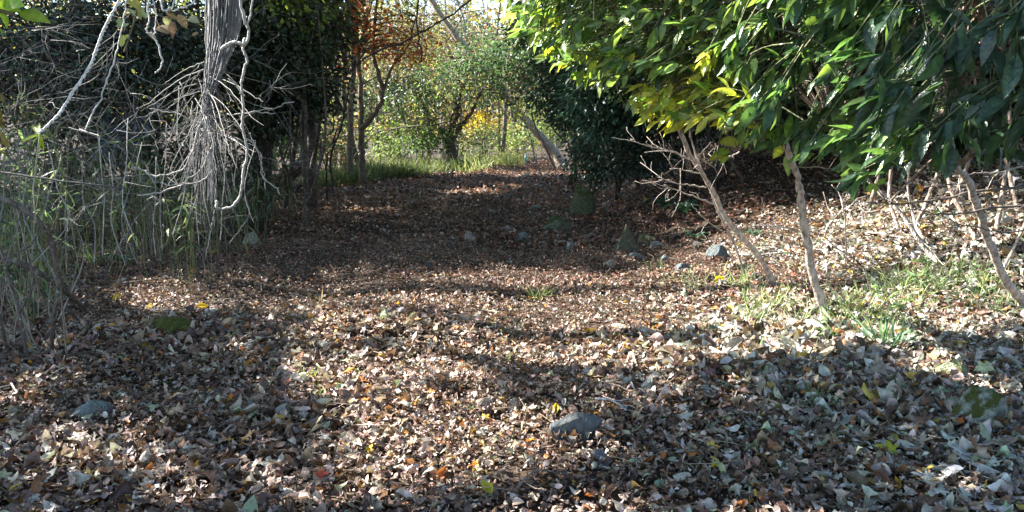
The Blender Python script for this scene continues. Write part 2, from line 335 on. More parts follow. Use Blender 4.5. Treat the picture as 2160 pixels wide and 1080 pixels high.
def slender(x, y, h, kind, lean=0, dens=1.0, lab=None):
    z = float(hgt(x, y)); p0 = np.array([x, y, z]); pts = [p0, p0+[rng.normal(0, .1)*h*.3+lean*.3, 0, h*.33], p0+[rng.normal(0, .1)*h*.4+lean*.6, rng.normal(0, .2), h*.66], p0+[rng.normal(0, .1)*h*.5+lean, 0, h]]
    bl = []; tr = [(pts, .035+.010*h*rng.uniform(.6, 1.2), .02)]
    for j in range(rng.integers(1, 4)):
        q = pts[1]+(pts[2]-pts[1])*rng.random(); a_ = rng.uniform(-1, 1)
        tr.append(([q, q+[a_*.8, rng.normal(0, .3), h*.2], q+[a_*1.3, rng.normal(0, .5), h*.42]], .035, .010))
    q = pts[2]; px, py = proj(q[None])
    rad = F*h*.26/y; bl = [(float(px[0]), float(py[0])+rad*.1, y, rad, rad*1.7, h*.22, int(28*dens))]
    lb, cl = kinds[kind]; bc = [(.16, .13, .10), (.30, .27, .23), (.10, .08, .06)][rng.integers(0, 3)]
    return tree('woodland_tree', lab or lb, 'tree', tr, bl, lv4, 38 if kind < 2 else 9, .42, .11+.0012*y, cl, bc, 'leaf', ['yellow-green woodland trees beyond the path', 'olive woodland trees beyond the path', 'half-bare woodland trees beyond the path'][kind], .9, 4, .2)
for x, y, h, k in [(-13.5, 26, 7, 1), (-11, 30, 8, 0), (-9.3, 25, 6.5, 2), (-8, 33, 8, 1), (-6.4, 29, 8, 2), (-5.3, 38, 9, 0), (-3.4, 33, 8, 0), (-2.6, 42, 9, 2), (-1.6, 48, 9, 1), (-.6, 38, 6.5, 2),
                   (.6, 52, 8, 0), (1.7, 60, 10, 2), (2.6, 46, 6.5, 0), (3.9, 40, 6.5, 1), (5.6, 44, 8, 2), (-12, 40, 9, 1), (-16, 36, 9, 2), (-18, 44, 10, 0), (-9, 50, 10, 0), (-4, 56, 10, 1), (8, 50, 9, 0),
                   (-14.5, 52, 10, 1), (-7.4, 44, 9, 2), (12, 56, 10, 2), (-1.2, 60, 9, 2), (-10.2, 36, 8, 2), (-6.9, 58, 11, 2), (-3.9, 47, 9, 2), (-4.6, 24.5, 7, 2), (-5.6, 27, 7.5, 2), (-2.2, 30, 8, 2), (-.4, 33, 7, 2), (-7.1, 24, 7, 2), (-3.2, 38, 9, 2), (.3, 42, 9, 2)]:
    slender(x, y, h, k)
# low sunlit understorey bushes behind the path
def bush(px, py, Y, rx, ry, rd, k, cols, label, size=.10, nper=22, T=None, lm='leaf', bc=(.14, .10, .07), name='bush', cat='bush', stems=5, spread=.22, group=None, twigs=0, droop=.2, base_y=None):
    c = P(px, py, Y); b = np.array([c[0], Y, float(hgt(c[0], Y))]); tr = []
    for j in range(stems):
        e = c+np.array([rng.uniform(-.7, .7)*rx*Y/F, rng.uniform(-.6, .6)*rd, rng.uniform(0, .8)*ry*Y/F]); s = b+np.array([rng.uniform(-.3, .3)*rx*Y/F, rng.uniform(-.3, .3)*rd, 0])
        s[2] = float(hgt(s[0], s[1])); tr.append(([s, (s+e)/2+rng.normal(0, .08, 3), e], .014+.004*rng.random(), .005))
    return tree(name, label, cat, tr, [(px, py, Y, rx, ry, rd, k)], T or lv4, nper, spread, size, cols, bc, lm, group, .6, twigs, droop)
LG = [(.15, .20, .07), (.21, .25, .10), (.10, .15, .05), (.27, .26, .12)]
bush(1010, 300, 33, 60, 38, 1.5, 60, YG, 'bright yellow-green bush at the far left edge of the path', .13)
bush(1085, 300, 40, 55, 45, 2, 60, LG, 'pale green bush at the far end of the path', .15)
bush(1015, 262, 38, 42, 30, 1.5, 30, [(.55, .42, .03), (.50, .30, .03)], 'golden yellow bush behind the gnarled tree', .14)
bush(900, 290, 27, 60, 38, 1.5, 60, [(.05, .09, .03), (.08, .12, .04)], 'dark green bush behind the grassy verge', .12)
bush(820, 300, 30, 55, 45, 1.5, 60, LG, 'light green bush behind the pale trunk', .13)
bush(700, 300, 24, 60, 50, 1.5, 60, OL, 'olive green bush behind the two slender trees', .12)
bush(600, 300, 18, 70, 60, 1.2, 70, [(.10, .16, .05), (.07, .11, .04)], 'green bush seen behind the fallen log', .10)
bush(1150, 270, 34, 50, 40, 1.5, 50, LG, 'pale bush behind the leaning trunks', .14)
# ================================================================== named mid-distance trees
def W(*p): return [P(a_, b_, Y) for a_, b_, Y in p]
def base(px, py):
    g_ = G(px, py); return g_
def withbase(px, py, rest):
    b = base(px, py); return [b]+[P(a_, b_, b[1]+dy) for a_, b_, dy in rest]
RED = [(.45, .07, .03), (.50, .16, .04), (.38, .10, .05), (.50, .25, .06)]
MAPG = [(.30, .34, .06), (.42, .40, .05), (.16, .22, .05)]
t1 = withbase(738, 388, [(740, 230, 0), (746, 120, 0), (744, -40, 0), (740, -200, .2)])
tree('slender_tree', 'tall straight slender tree with red leaves at its top, left of the forked tree', 'tree', [(t1, .085, .05), ([t1[1]+[0, 0, .9], P(770, 60, t1[0][1]), P(800, -60, t1[0][1])], .03, .015)],
     [(775, 60, t1[0][1]-1, 85, 60, .8, 22), (745, -40, t1[0][1], 80, 40, 1, 20), (880, 100, t1[0][1]-1, 50, 30, .8, 10)], lvm, 20, .30, .12, RED, (.17, .14, .11), 'leaf', None, 1, 3)
t2 = withbase(764, 392, [(763, 330, 0), (762, 268, 0), (758, 150, 0), (750, 20, 0), (745, -150, 0)]); Y2 = t2[0][1]
tree('forked_tree', 'forked tree whose thick bare limb curves right, at the left path edge', 'tree',
     [(t2, .095, .03), ([P(762, 272, Y2), P(788, 243, Y2), P(806, 205, Y2), P(800, 160, Y2), P(788, 112, Y2), P(792, 30, Y2), P(800, -80, Y2)], .08, .02), ([P(806, 200, Y2), P(828, 140, Y2), P(862, 95, Y2), P(880, 20, Y2)], .04, .015), ([P(800, 160, Y2), P(770, 175, Y2), P(740, 200, Y2)], .022, .01)],
     [(800, 40, Y2, 110, 70, 1.2, 30), (700, 20, Y2, 70, 60, 1, 20)], lvm, 14, .35, .11, [(.35, .25, .08), (.40, .34, .09), (.20, .22, .07)], (.15, .11, .085), 'leaf', None, .9, 3)
t3 = withbase(841, 332, [(838, 240, 0), (830, 170, 0), (838, 60, 0), (842, -80, 0)]); Y3 = t3[0][1]
tree('pale_tree', 'pale grey slender tree standing between the forked tree and the gnarled trunk', 'tree', [(t3, .12, .05), ([P(832, 190, Y3), P(858, 130, Y3), P(880, 60, Y3)], .05, .02), ([P(831, 160, Y3), P(812, 110, Y3), P(800, 40, Y3)], .05, .02)],
     [(860, 70, Y3, 110, 90, 2, 70)], lvm, 12, .5, .15, [(.30, .15, .08), (.26, .17, .09), (.22, .20, .09)], (.42, .39, .34), 'leaf', None, 1, 3)
t4 = withbase(953, 357, [(952, 320, 0), (944, 285, 0), (955, 255, 0), (968, 225, 0)]); Y4 = t4[0][1]
tree('gnarled_tree', 'thick dark gnarled tree with spreading limbs on the far grassy verge', 'tree',
     [(t4, .23, .12), ([P(950, 300, Y4), P(968, 270, Y4), P(990, 245, Y4), P(1010, 200, Y4)], .13, .04), ([P(950, 290, Y4), P(925, 270, Y4), P(900, 240, Y4), (P(880, 190, Y4))], .13, .03), ([P(960, 240, Y4), P(975, 190, Y4), P(1000, 140, Y4)], .08, .03)],
     [(960, 205, Y4, 125, 60, 2.5, 48), (900, 250, Y4, 50, 30, 1.5, 20)], lvm, 16, .35, .13, [(.20, .19, .08), (.30, .22, .10), (.12, .15, .06)], (.085, .06, .05), 'leaf', None, .7, 2)
t5 = withbase(1192, 356, [(1160, 312, .2), (1124, 270, .4), (1080, 220, .6), (1036, 170, .8), (967, 83, 1), (908, -4, 1.2), (870, -60, 1.4)]); Y5 = t5[0][1]
tree('leaning_tree', 'long pale tree leaning left across the far end of the path', 'tree', [(t5, .17, .09), ([P(1080, 222, Y5+.5), P(1110, 190, Y5), P(1160, 140, Y5)], .05, .02)],
     [(965, 150, Y5, 100, 45, 2, 34), (1035, 150, Y5, 100, 60, 2, 60), (1090, 120, Y5-1, 90, 50, 1.5, 80), (1000, 60, Y5+2, 60, 14, 1, 8)], lv4, 30, .42, .13, [(.035, .075, .035), (.06, .11, .05), (.10, .14, .06)], (.34, .28, .22), 'leaf', None, .7, 1)
t6 = withbase(1172, 362, [(1150, 310, 0), (1128, 265, 0), (1118, 220, 0)])
tree('leaning_sapling', 'thin dark sapling leaning left just in front of the long leaning tree', 'sapling', [(t6, .05, .02)], [(1120, 225, t6[0][1], 40, 25, .6, 18)], lv4, 20, .22, .10, [(.30, .34, .05), (.16, .22, .05)], (.14, .1, .08), 'leaf', None, 1, 1)
t7 = withbase(1143, 372, [(1128, 335, 0), (1122, 300, 0), (1112, 270, 0)])
tree('leaning_sapling', 'thinnest pale sapling left of the dark leaning sapling', 'sapling', [(t7, .03, .012)], [(1105, 262, t7[0][1], 20, 15, .4, 6)], lv4, 12, .18, .09, YG, (.3, .25, .2), 'leaf', None, 1, 1)
# dark evergreen shrubs between the leaning tree and the laurels
def ev(px, py, Y, rx, ry, rd, k, label, size=.075, cols=DG, bx=None, by=None, nper=40, spread=.17, name='evergreen_shrub', group=None, r0=.05, lm='dark', T=None, droop=.35):
    bb = base(bx or px, by) if by else None
    if bb is None: c = P(px, py, Y); bb = np.array([c[0], Y, float(hgt(c[0], Y))])
    top = P(px, py-ry*.5, Y); mid = (bb+top)/2+rng.normal(0, .1, 3)
    tr = [([bb, mid, top], r0, .015)]
    for j in range(3):
        q = P(px+rng.uniform(-.8, .8)*rx, py+rng.uniform(-.6, .4)*ry, Y); tr.append(([bb+(mid-bb)*rng.uniform(.1, .8), (bb+q)/2+rng.normal(0, .15, 3), q], r0*.5, .01))
    return tree(name, label, 'shrub', tr, [(px, py, Y, rx, ry, rd, k)], T or lv4, nper, spread, size, cols, (.11, .085, .07), lm, group, .6, 1, droop)
ev(1225, 190, 17, 118, 85, 1.0, 210, 'large dark blue-green evergreen bush overhanging the right side of the path', .10, [(.04, .075, .045), (.06, .10, .055), (.03, .05, .035)], bx=1200, by=395)
ev(1185, 60, 19, 110, 70, 1.2, 120, 'mid-green evergreen crown above the dark bush on the right of the path', .11, [(.05, .10, .04), (.08, .14, .05), (.03, .06, .03)], bx=1215, by=385)
ev(1300, 205, 12.5, 105, 90, .9, 210, 'dark bluish camellia-like shrub with drooping leaves beside the laurels', .095, [(.04, .085, .06), (.06, .12, .08), (.03, .055, .045)], bx=1300, by=425, T=[blade(.2, 4, .3, .2), lv4[0]])
ev(1250, 330, 14, 34, 62, .4, 60, 'narrow dark leafy shrub reaching the ground behind the square mossy stone', .075, [(.03, .06, .04), (.045, .08, .05)], bx=1245, by=418)
ev(1420, 90, 11, 170, 130, 1, 260, 'dark evergreen shrub filling the gap behind the laurel leaves', .11, bx=1440, by=380)
ev(1700, 150, 11, 230, 150, 1.2, 260, 'broad dark shrub on the bank deep behind the laurels', .11, bx=1700, by=350)
ev(2020, 110, 9.5, 230, 150, 1.2, 250, 'dark shrub at the top of the bank in the upper right corner', .11, bx=2000, by=330)
ev(1350, 320, 13, 75, 50, .6, 70, 'low dark leafy shrub on the bank right of the narrow shrub', .08, [(.035, .065, .045), (.05, .08, .05)], bx=1345, by=400)
ev(1450, 225, 12.5, 140, 80, .8, 120, 'low dark shrub behind the pale bare branches', .085, [(.025, .045, .03), (.04, .06, .035), (.05, .035, .025)], bx=1470, by=375)
GB = [(.05, .085, .035), (.08, .12, .045), (.035, .055, .03)]; BR = [(.14, .10, .055), (.20, .12, .06), (.10, .09, .05)]
ev(885, 205, 28, 62, 62, 2.5, 34, 'dim green tree crown between the pale tree and the gnarled tree', .13, GB, by=345, bx=890)
ev(1020, 200, 37, 50, 34, 2.5, 20, 'dim green crown above the golden bush', .15, GB)
ev(800, 215, 30, 50, 60, 2.5, 30, 'dark green crown behind the forked tree', .13, GB)
ev(960, 80, 33, 110, 50, 2.5, 60, 'thin brown-leaved crown high behind the gnarled tree', .14, BR, lm='leaf', nper=22, spread=.5)
ev(840, 110, 31, 90, 70, 2.5, 60, 'thin rust-brown crown behind the red-leaved tree', .14, BR, lm='leaf', nper=22, spread=.5)
ev(2560, 60, 7.5, 260, 190, 1.2, 200, 'dark evergreen shrub on the bank beyond the right edge of the view', .11)
for i, (a_, b_, c_, d_, w_) in enumerate([(1312, 425, 1300, 290, .03), (1345, 405, 1330, 280, .02), (1385, 395, 1405, 270, .022), (1500, 400, 1520, 280, .02), (1570, 385, 1560, 250, .025)]):
    b = base(a_, b_); lab = ['thin bare dark stem left of the others under the shrubs', 'second thin bare stem from the left under the shrubs', 'middle one of the five thin bare stems under the shrubs', 'fourth thin bare stem, in front of the dark bank', 'rightmost thin bare stem on the shaded bank'][i]
    tree('thin_tree', lab, 'tree', [([b, (b+P(c_, d_, b[1]))/2+rng.normal(0, .08, 3), P(c_, d_, b[1]), P(c_+10, d_-120, b[1])], w_, w_*.4)], [(c_, d_, b[1], 40, 60, .3, 8)], lv4, 0, .15, .08, DG, (.12, .09, .075), 'dark', None, 1, 3)
# ================================================================== left side: dark thicket
ev(95, 130, 10, 190, 150, 1.0, 330, 'dark ivy-covered tangle filling the upper left corner', .07, [(.04, .07, .055), (.07, .11, .09), (.06, .045, .055), (.14, .13, .12)], nper=36)
ev(330, 120, 10.5, 170, 140, 1.0, 300, 'dark leafy tangle behind the twisted pale vine', .075, [(.03, .05, .035), (.06, .085, .06), (.05, .04, .04)], nper=36)
ev(560, 120, 11.5, 110, 160, 1.0, 280, 'tall dark evergreen tree right of the grey vine bundle', .09, [(.03, .045, .025), (.05, .07, .03), (.02, .03, .02)], bx=558, by=455, r0=.13)
ev(650, 60, 13, 80, 110, 1.0, 170, 'dark crown with reddish leaves left of the open woodland view', .09, [(.035, .05, .025), (.06, .035, .03), (.05, .07, .03)], bx=655, by=440, r0=.10)
ev(640, 205, 12.5, 70, 60, .7, 60, 'dark reddish-brown leafy bush under the dark crown', .08, [(.05, .03, .03), (.035, .03, .025), (.03, .045, .025)], bx=600, by=440)
ev(150, 330, 9.5, 190, 110, .8, 110, 'dim green shrub behind the dwarf bamboo at the far left', .07, [(.06, .09, .05), (.04, .06, .04), (.12, .12, .07)], nper=24)
ev(400, 340, 10.5, 150, 100, .8, 110, 'dim green shrub behind the hanging strands', .07, [(.05, .08, .04), (.03, .05, .03), (.09, .10, .05)], nper=24)
ev(628, 20, 11.3, 60, 36, .6, 18, 'yellow-green maple twigs hanging at the top above the dark tree', .10, [(.22, .26, .04), (.14, .18, .04)], nper=16, name='maple_tree', lm='leaf', T=lvm)
# trunks in front of the dark mass
b = base(655, 440); tree('grey_trunk_tree', 'grey tree trunk standing right of the fallen log', 'tree', [([b, P(657, 330, b[1]), P(661, 220, b[1]), P(668, 60, b[1]), P(672, -150, b[1])], .10, .06)], [(670, -60, b[1], 120, 60, 1, 30)], lv4, 20, .3, .1, DG, (.19, .17, .145), 'dark')
b = base(533, 470); tree('dark_trunk_tree', 'thick dark tree trunk between the grey vine bundle and the fallen log', 'tree', [([b, P(545, 330, b[1]), P(540, 180, b[1]), P(548, -60, b[1]), P(550, -250, b[1])], .20, .12)], [(550, -120, b[1], 160, 60, 1, 40)], lv4, 20, .3, .1, DG, (.06, .045, .04), 'dark')
def vine(name, label, cat, strands, group=None, col=(.42, .40, .36), m='vine', leafspec=None, k=6, origin=None):
    mb = MB()
    for pts, r, j in strands:
        s = spline(pts, 8, 0); n = len(s); off = np.cumsum(rng.normal(0, j, (n, 3)), 0); off -= np.linspace(0, 1, n)[:, None]*off[-1]; s = s+off
        rr = .72*r*(1+rng.normal(0, .12, n)).clip(.6, 1.5); mb.tube(s, rr, np.array(col)*rng.uniform(.85, 1.15), k)
    o = mb.build(name, M[m], None, strands[0][0][0]); return tag(o, label, cat, group)
def wl(Y, *p): return [P(a_, b_, Y+(0 if len(c)==0 else c[0])) for a_, b_, *c in p]
for i, (a_, y0_, y1_, Y_) in enumerate([(378, 180, 500, 6.4), (402, 230, 520, 6.2), (418, 260, 470, 6.0), (352, 260, 530, 6.3), (455, 250, 490, 6.1), (478, 280, 510, 6.5), (330, 330, 540, 6.0), (300, 300, 560, 5.6), (540, 300, 470, 6.6), (500, 330, 515, 6.8), (270, 250, 520, 5.8), (232, 320, 560, 5.4), (205, 280, 540, 5.2), (175, 340, 560, 5.0), (130, 330, 600, 4.7), (100, 300, 560, 4.4), (60, 330, 520, 4.2), (36, 300, 560, 4.2), (8, 330, 540, 4.0), (428, 330, 545, 5.9)]):
    lab = 'thin pale vine strand hanging almost to the ground, part of the curtain on the left'
    j = rng.normal(0, 17, 4); vine('vine_strand', lab, 'vine', [(wl(Y_, (a_, y0_), (a_+j[0], y0_*.65+y1_*.35), (a_+j[0]+j[1], y0_*.35+y1_*.65), (a_+j[2], y1_)), .0045, .002)], 'thin vine strands hanging in a curtain on the left', np.array((.36, .35, .33))*rng.uniform(.45, 1.2), k=5)
b = base(705, 415)
vine('twisting_vine', 'dark looping vine right of the grey trunk', 'vine', [([b]+wl(b[1], (700, 330), (722, 250), (700, 180), (728, 130), (715, 60), (735, -40)), .035, .012), (wl(b[1], (722, 250), (735, 200), (745, 150), (728, 90)), .02, .01), (wl(b[1], (690, 380), (680, 300), (705, 260), (690, 180), (672, 150)), .022, .01), (wl(b[1], (660, 300), (690, 315), (712, 270)), .02, .01)], col=(.05, .04, .035))
vine('twisting_vine', 'thin dark upright vine beside the fallen log', 'vine', [([base(650, 432)]+wl(12.5, (646, 330), (640, 270), (655, 200)), .03, .012), ([base(692, 432)]+wl(13, (690, 370), (694, 320)), .02, .01)], col=(.05, .04, .035))
vine('hanging_vine', 'dark thin vine hanging at the top centre in front of the woodland', 'vine', [(wl(12, (880, -60), (880, 40), (884, 90), (886, 130)), .018, .012)], col=(.05, .04, .035))
vine('hanging_branch', 'long thin dark branch slanting across the top of the woodland view', 'branch', [(wl(12, (1040, -40), (985, 10), (920, 55), (860, 85), (800, 110), (740, 150)), .02, .01), (wl(12, (985, 10), (960, 60), (940, 90)), .008, .006), (wl(12, (860, 85), (850, 60), (845, 20)), .007, .006)], col=(.06, .05, .04))
vine('bowed_branch', 'thin bowed branch reaching right from the two slender trees', 'branch', [(wl(19, (745, 335), (775, 295), (810, 275), (870, 270), (920, 262), (965, 255)), .022, .01)], col=(.20, .17, .12))
# log pile
lg = thing('fallen_log', 'dark fallen log propped against the dark trunks', 'log', base(590, 420)); mb = MB(); a_ = base(555, 425)+[0, 0, .18]; c_ = P(640, 350, a_[1]+.4)
mb.tube(spline([a_, (a_+c_)/2, c_], 6, .012), np.linspace(.15, .11, 13), (.07, .045, .035), 12); mb.build('trunk', M['bark'], lg); mb = MB(); mb.tube([(a_+c_)/2, (a_+c_)/2+[.15, -.2, .2]], [.03, .018], (.06, .04, .03), 7); mb.build('broken_stub', M['bark'], lg)
a2 = base(585, 430)+[0, 0, .08]; c2 = P(650, 385, a2[1]); lg = thing('fallen_branch', 'dark branch lying below the fallen log', 'branch', a2); mb = MB(); mb.tube(spline([a2, (a2+c2)/2+[0, 0, .05], c2], 6, .01), np.linspace(.07, .04, 13), (.06, .04, .035), 9)
mb.build('limb', M['bark'], lg); mb = MB(); mb.tube(spline([(a2+c2)/2, (a2+c2)/2+[.2, 0, .02], (a2+c2)/2+[.35, -.1, -.05]], 3), [.03]*7, (.08, .06, .05), 6); mb.build('side_branch', M['bark'], lg)
# ---- twisted pale vine (two strands round each other)
tv = spline(wl(3.3, (268, -60), (250, 0), (228, 52), (204, 98), (184, 150), (150, 205), (120, 243), (84, 282)), 26)
mb = MB(); n = len(tv); ph = np.arange(n)*.62+.8*np.sin(np.arange(n)*.13)
for q in (0, pi):
    off = np.stack([np.cos(ph+q), np.zeros(n), np.sin(ph+q)], 1)*.0038; mb.tube(tv+off+rng.normal(0, .0005, (n, 3))+np.stack([np.sin(np.arange(n)*.09), 0*ph, 0*ph], 1)*.006, .0037*(1+.25*np.sin(np.arange(n)*.31+q)), (.62, .60, .55), 6)
tag(mb.build('twisted_vine', M['vine'], None, tv[-1]), 'thick pale vine of two twisted strands slanting down from the top left', 'vine')
CLEAR = list(tv[::6]); V3 = (.55, .53, .48)
vine('thin_vine', 'thin straight pale vine hanging right of the twisted vine', 'vine', [(wl(3.3, (266, -50), (264, 0), (258, 50), (240, 110), (225, 165), (205, 215), (180, 274)), .0042, .0025)], col=V3)
CLEAR += wl(3.3, (258, 50), (240, 110), (225, 165), (205, 215))
vine('vine_loop', 'pale vine dangling at the top right of the thin vine, ending in a hook', 'vine', [(wl(3.3, (314, -40), (318, 40), (322, 70), (334, 92), (342, 130), (338, 145), (328, 156)), .0045, .003), (wl(3.3, (318, -40), (322, 30), (326, 60), (322, 75)), .003, .002)], col=V3)
vine('vine_loop', 'small pale crooked vine loop touching the top edge', 'vine', [(wl(3.3, (336, -20), (345, 10), (356, 20), (368, 12), (366, -20)), .005, .003), (wl(3.3, (356, 20), (385, 17), (400, 12), (420, -10)), .004, .003)], col=V3)
CLEAR += wl(3.3, (318, 40), (340, 120), (356, 18))
vine('wavy_vine', 'long wavy grey vine hanging beside the vine bundle and hooking left at its foot', 'vine', [(wl(5.5, (500, -40), (518, 35), (527, 55), (516, 95), (523, 130), (511, 170), (513, 220), (514, 270), (519, 320), (511, 365), (505, 410), (491, 434), (466, 440), (455, 424)), .013, .004), (wl(5.5, (530, -30), (526, 30), (522, 60)), .010, .004), (wl(5.5, (519, 80), (510, 92), (488, 88), (466, 104)), .014, .004), (wl(5.5, (511, 200), (498, 175), (482, 165)), .006, .004)], col=(.40, .38, .35))
CLEAR += wl(5.5, (525, 50), (516, 95), (511, 170), (514, 270), (511, 365), (491, 434))
# ---- grey bundle of fibrous vines round a trunk
vb = thing('vine_bundle', 'dense grey bundle of fibrous vines narrowing downward and fraying into strands', 'vines', P(440, 235, 6.2)); mb = MB()
for i in range(85):
    u = rng.uniform(-1, 1); d = rng.uniform(-.12, .12); top = P(475+u*40, -80, 6.2+d); m1 = P(470+u*34+rng.normal(0, 3), 60, 6.2+d); m2 = P(452+u*20+rng.normal(0, 3), 150, 6.2+d); e = P(436+u*9+rng.normal(0, 3), 232, 6.2+d*.6)
    ex = P(432+u*48+rng.normal(0, 22), rng.uniform(232, 480), 6.2+d*3)
    mb.tube(spline([top, m1, m2, e, ex], 4, .004), np.linspace(1, .25, 17)*rng.uniform(.003, .008), np.array((.18, .18, .185))*rng.uniform(.6, 1.5), 4, False)
mb.build('vine_mass', M['vine'], vb); CLEAR += wl(6.0, (470, 20), (465, 80), (450, 150), (436, 220), (440, 290), (400, 340), (520, 300))
mb = MB()
for i in range(66):
    a_ = rng.uniform(-1, 1); s0 = (437+rng.normal(0, 12), rng.uniform(130, 300)); Lx = a_*rng.uniform(25, 170); dy = rng.uniform(40, 240)
    e = (s0[0]+Lx, s0[1]+dy*(1-abs(a_)*.45)); dd = rng.uniform(-.5, .5)
    mb.tube(spline([P(s0[0], s0[1], 6.2), P(s0[0]+Lx*.4, s0[1]+dy*.18, 6.1+dd*.4), P(s0[0]+Lx*.8, s0[1]+dy*.5, 6.1+dd), P(*e, 6+dd)], 5, .003), np.linspace(rng.uniform(.0025, .0055), .0013, 16), np.array((.20, .19, .18))*rng.uniform(.4, 1.6), 4, False)
mb.build('loose_strands', M['vine'], vb)
arcs = [[(430, 250), (400, 340), (360, 380), (315, 382), (280, 350)], [(436, 250), (442, 330), (420, 385), (360, 402), (290, 412)], [(436, 260), (430, 330), (385, 370), (330, 378), (305, 360)], [(480, 240), (540, 232), (580, 238)], [(440, 282), (500, 262), (560, 240), (620, 215)], [(315, 230), (380, 240), (430, 262)], [(380, 175), (400, 230), (430, 290)], [(520, 290), (545, 330), (550, 375), (590, 410)], [(500, 300), (540, 310), (555, 360), (560, 400)]]
for i, a_ in enumerate(arcs):
    lab = ['hanging vine arc sweeping left and curling up at its end', 'lowest long vine arc sweeping left under the bundle', 'inner vine arc sagging left below the bundle', 'short straight twig poking right from the vine bundle', 'long thin twig rising right across the dark tree', 'thin twig reaching left from the vine bundle', 'thin vine joining the left side of the bundle', 'drooping twig right of the wavy vine foot', 'inner drooping twig right of the wavy vine'][i]
    vine('hanging_vine', lab, 'vine', [(wl(6.0, *a_), [.009, .009, .008, .006, .006, .005, .006, .007, .006][i], .008)], col=(.34, .32, .29))
# grey tangle of fine bare twigs at left
for (cx, cy, Y, rx, ry, k, lab) in [(110, 300, 5.5, 110, 60, 26, 'tangle of pale bare twigs where the twisted vine ends'), (60, 120, 7.5, 120, 100, 46, 'dim tangle of bare twigs in the upper left'), (280, 200, 7.5, 120, 120, 50, 'dim tangle of bare twigs between the thin vine and the bundle'), (300, 400, 7, 170, 60, 44, 'tangle of dry twigs above the ground left of centre'), (590, 200, 9.5, 60, 150, 26, 'dark tangle of twigs right of the vine bundle')]:
    mb = MB(); tips = []
    for i in range(k):
        p = P(cx+rng.normal(0, .6)*rx, cy+rng.normal(0, .6)*ry, Y+rng.normal(0, .4)); d = rvec(1)[0]; d[2] = -abs(d[2])*.5
        limb(mb, p, d, rng.uniform(.4, 1.0), rng.uniform(.0018, .0045), 1, np.array((.17, .165, .155))*rng.uniform(.3, 1.7), tips, .55, -.3, 3, 4)
    tag(mb.build('twig_tangle', M['vine'], None, P(cx, cy+ry, Y)), lab, 'twigs')
# dark rod, lower-left branches
vine('bare_cane', 'straight dark cane slanting in from the left edge', 'cane', [(wl(3.4, (-60, 352), (0, 362), (130, 381), (276, 398)), .0055, .001)], col=(.10, .09, .08), k=7)
def branchy(name, label, pts, r0, r1, col, subs=(), cat='branch'):
    t = thing(name, label, cat, pts[0]); mb = MB(); s = spline(pts, 7, r0*.10); mb.tube(s, np.linspace(r0, r1, len(s)), col, 8); mb.build('limb', M['bark'], t)
    for p_, rr in subs: mb = MB(); s = spline(p_, 6, rr*.15); mb.tube(s, np.linspace(rr, rr*.4, len(s)), col, 6); mb.build('side_branch', M['bark'], t)
    return t
DB = (.13, .105, .09)
branchy('crooked_branch', 'crooked dark branch arching from the left edge down to the leaf litter', [P(-60, 400, 4.2), P(20, 425, 4.2), P(85, 470, 4.2), P(112, 520, 4.3), P(124, 600, 4.4), P(112, 680, 4.5), G(108, 752)], .017, .011, DB, [(wl(4.2, (85, 470), (60, 520), (-20, 560)), .007), (wl(4.3, (112, 520), (150, 500), (190, 520)), .006)])
branchy('fallen_bough', 'long dark bough sloping from the left edge down to the ground', [P(-60, 520, 4.8), P(20, 548, 4.9), P(110, 592, 5.1), G(195, 662)], .022, .013, DB, [(wl(5, (110, 592), (150, 585), (200, 612)), .009)])
branchy('fallen_bough', 'lower dark bough lying across the litter at the left edge', [G(-40, 640)+[0, 0, .12], G(60, 650)+[0, 0, .07], G(170, 672)+[0, 0, .03], G(215, 668)], .018, .008, (.13, .1, .085))
branchy('thin_tree', 'dark upright stem in the bottom left clump', [G(60, 770), P(40, 660, 4.5), P(10, 560, 4.6), P(-20, 470, 4.7)], .012, .007, DB, [(wl(4.5, (40, 660), (70, 600), (60, 540)), .008)], 'tree')
branchy('thin_tree', 'leaning stem at the very left edge', [G(20, 760), P(-10, 640, 4.3), P(-50, 560, 4.3)], .011, .008, (.15, .12, .1), (), 'tree')
mb = MB()
for i in range(46):
    b = G(rng.uniform(-40, 150), rng.uniform(650, 770)); e = b+np.array([rng.uniform(-.45, .3), rng.uniform(-.2, .2), rng.uniform(.25, .9)]); mb.tube(spline([b, (b+e)/2+rng.normal(0, .07, 3), e], 4), np.linspace(rng.uniform(.002, .006), .001, 9), np.array((.26, .22, .18))*rng.uniform(.5, 1.5), 4, False)
tag(mb.build('twig_tangle', M['vine'], None, G(60, 740)), 'clump of dry upright twigs at the left edge of the litter', 'twigs')
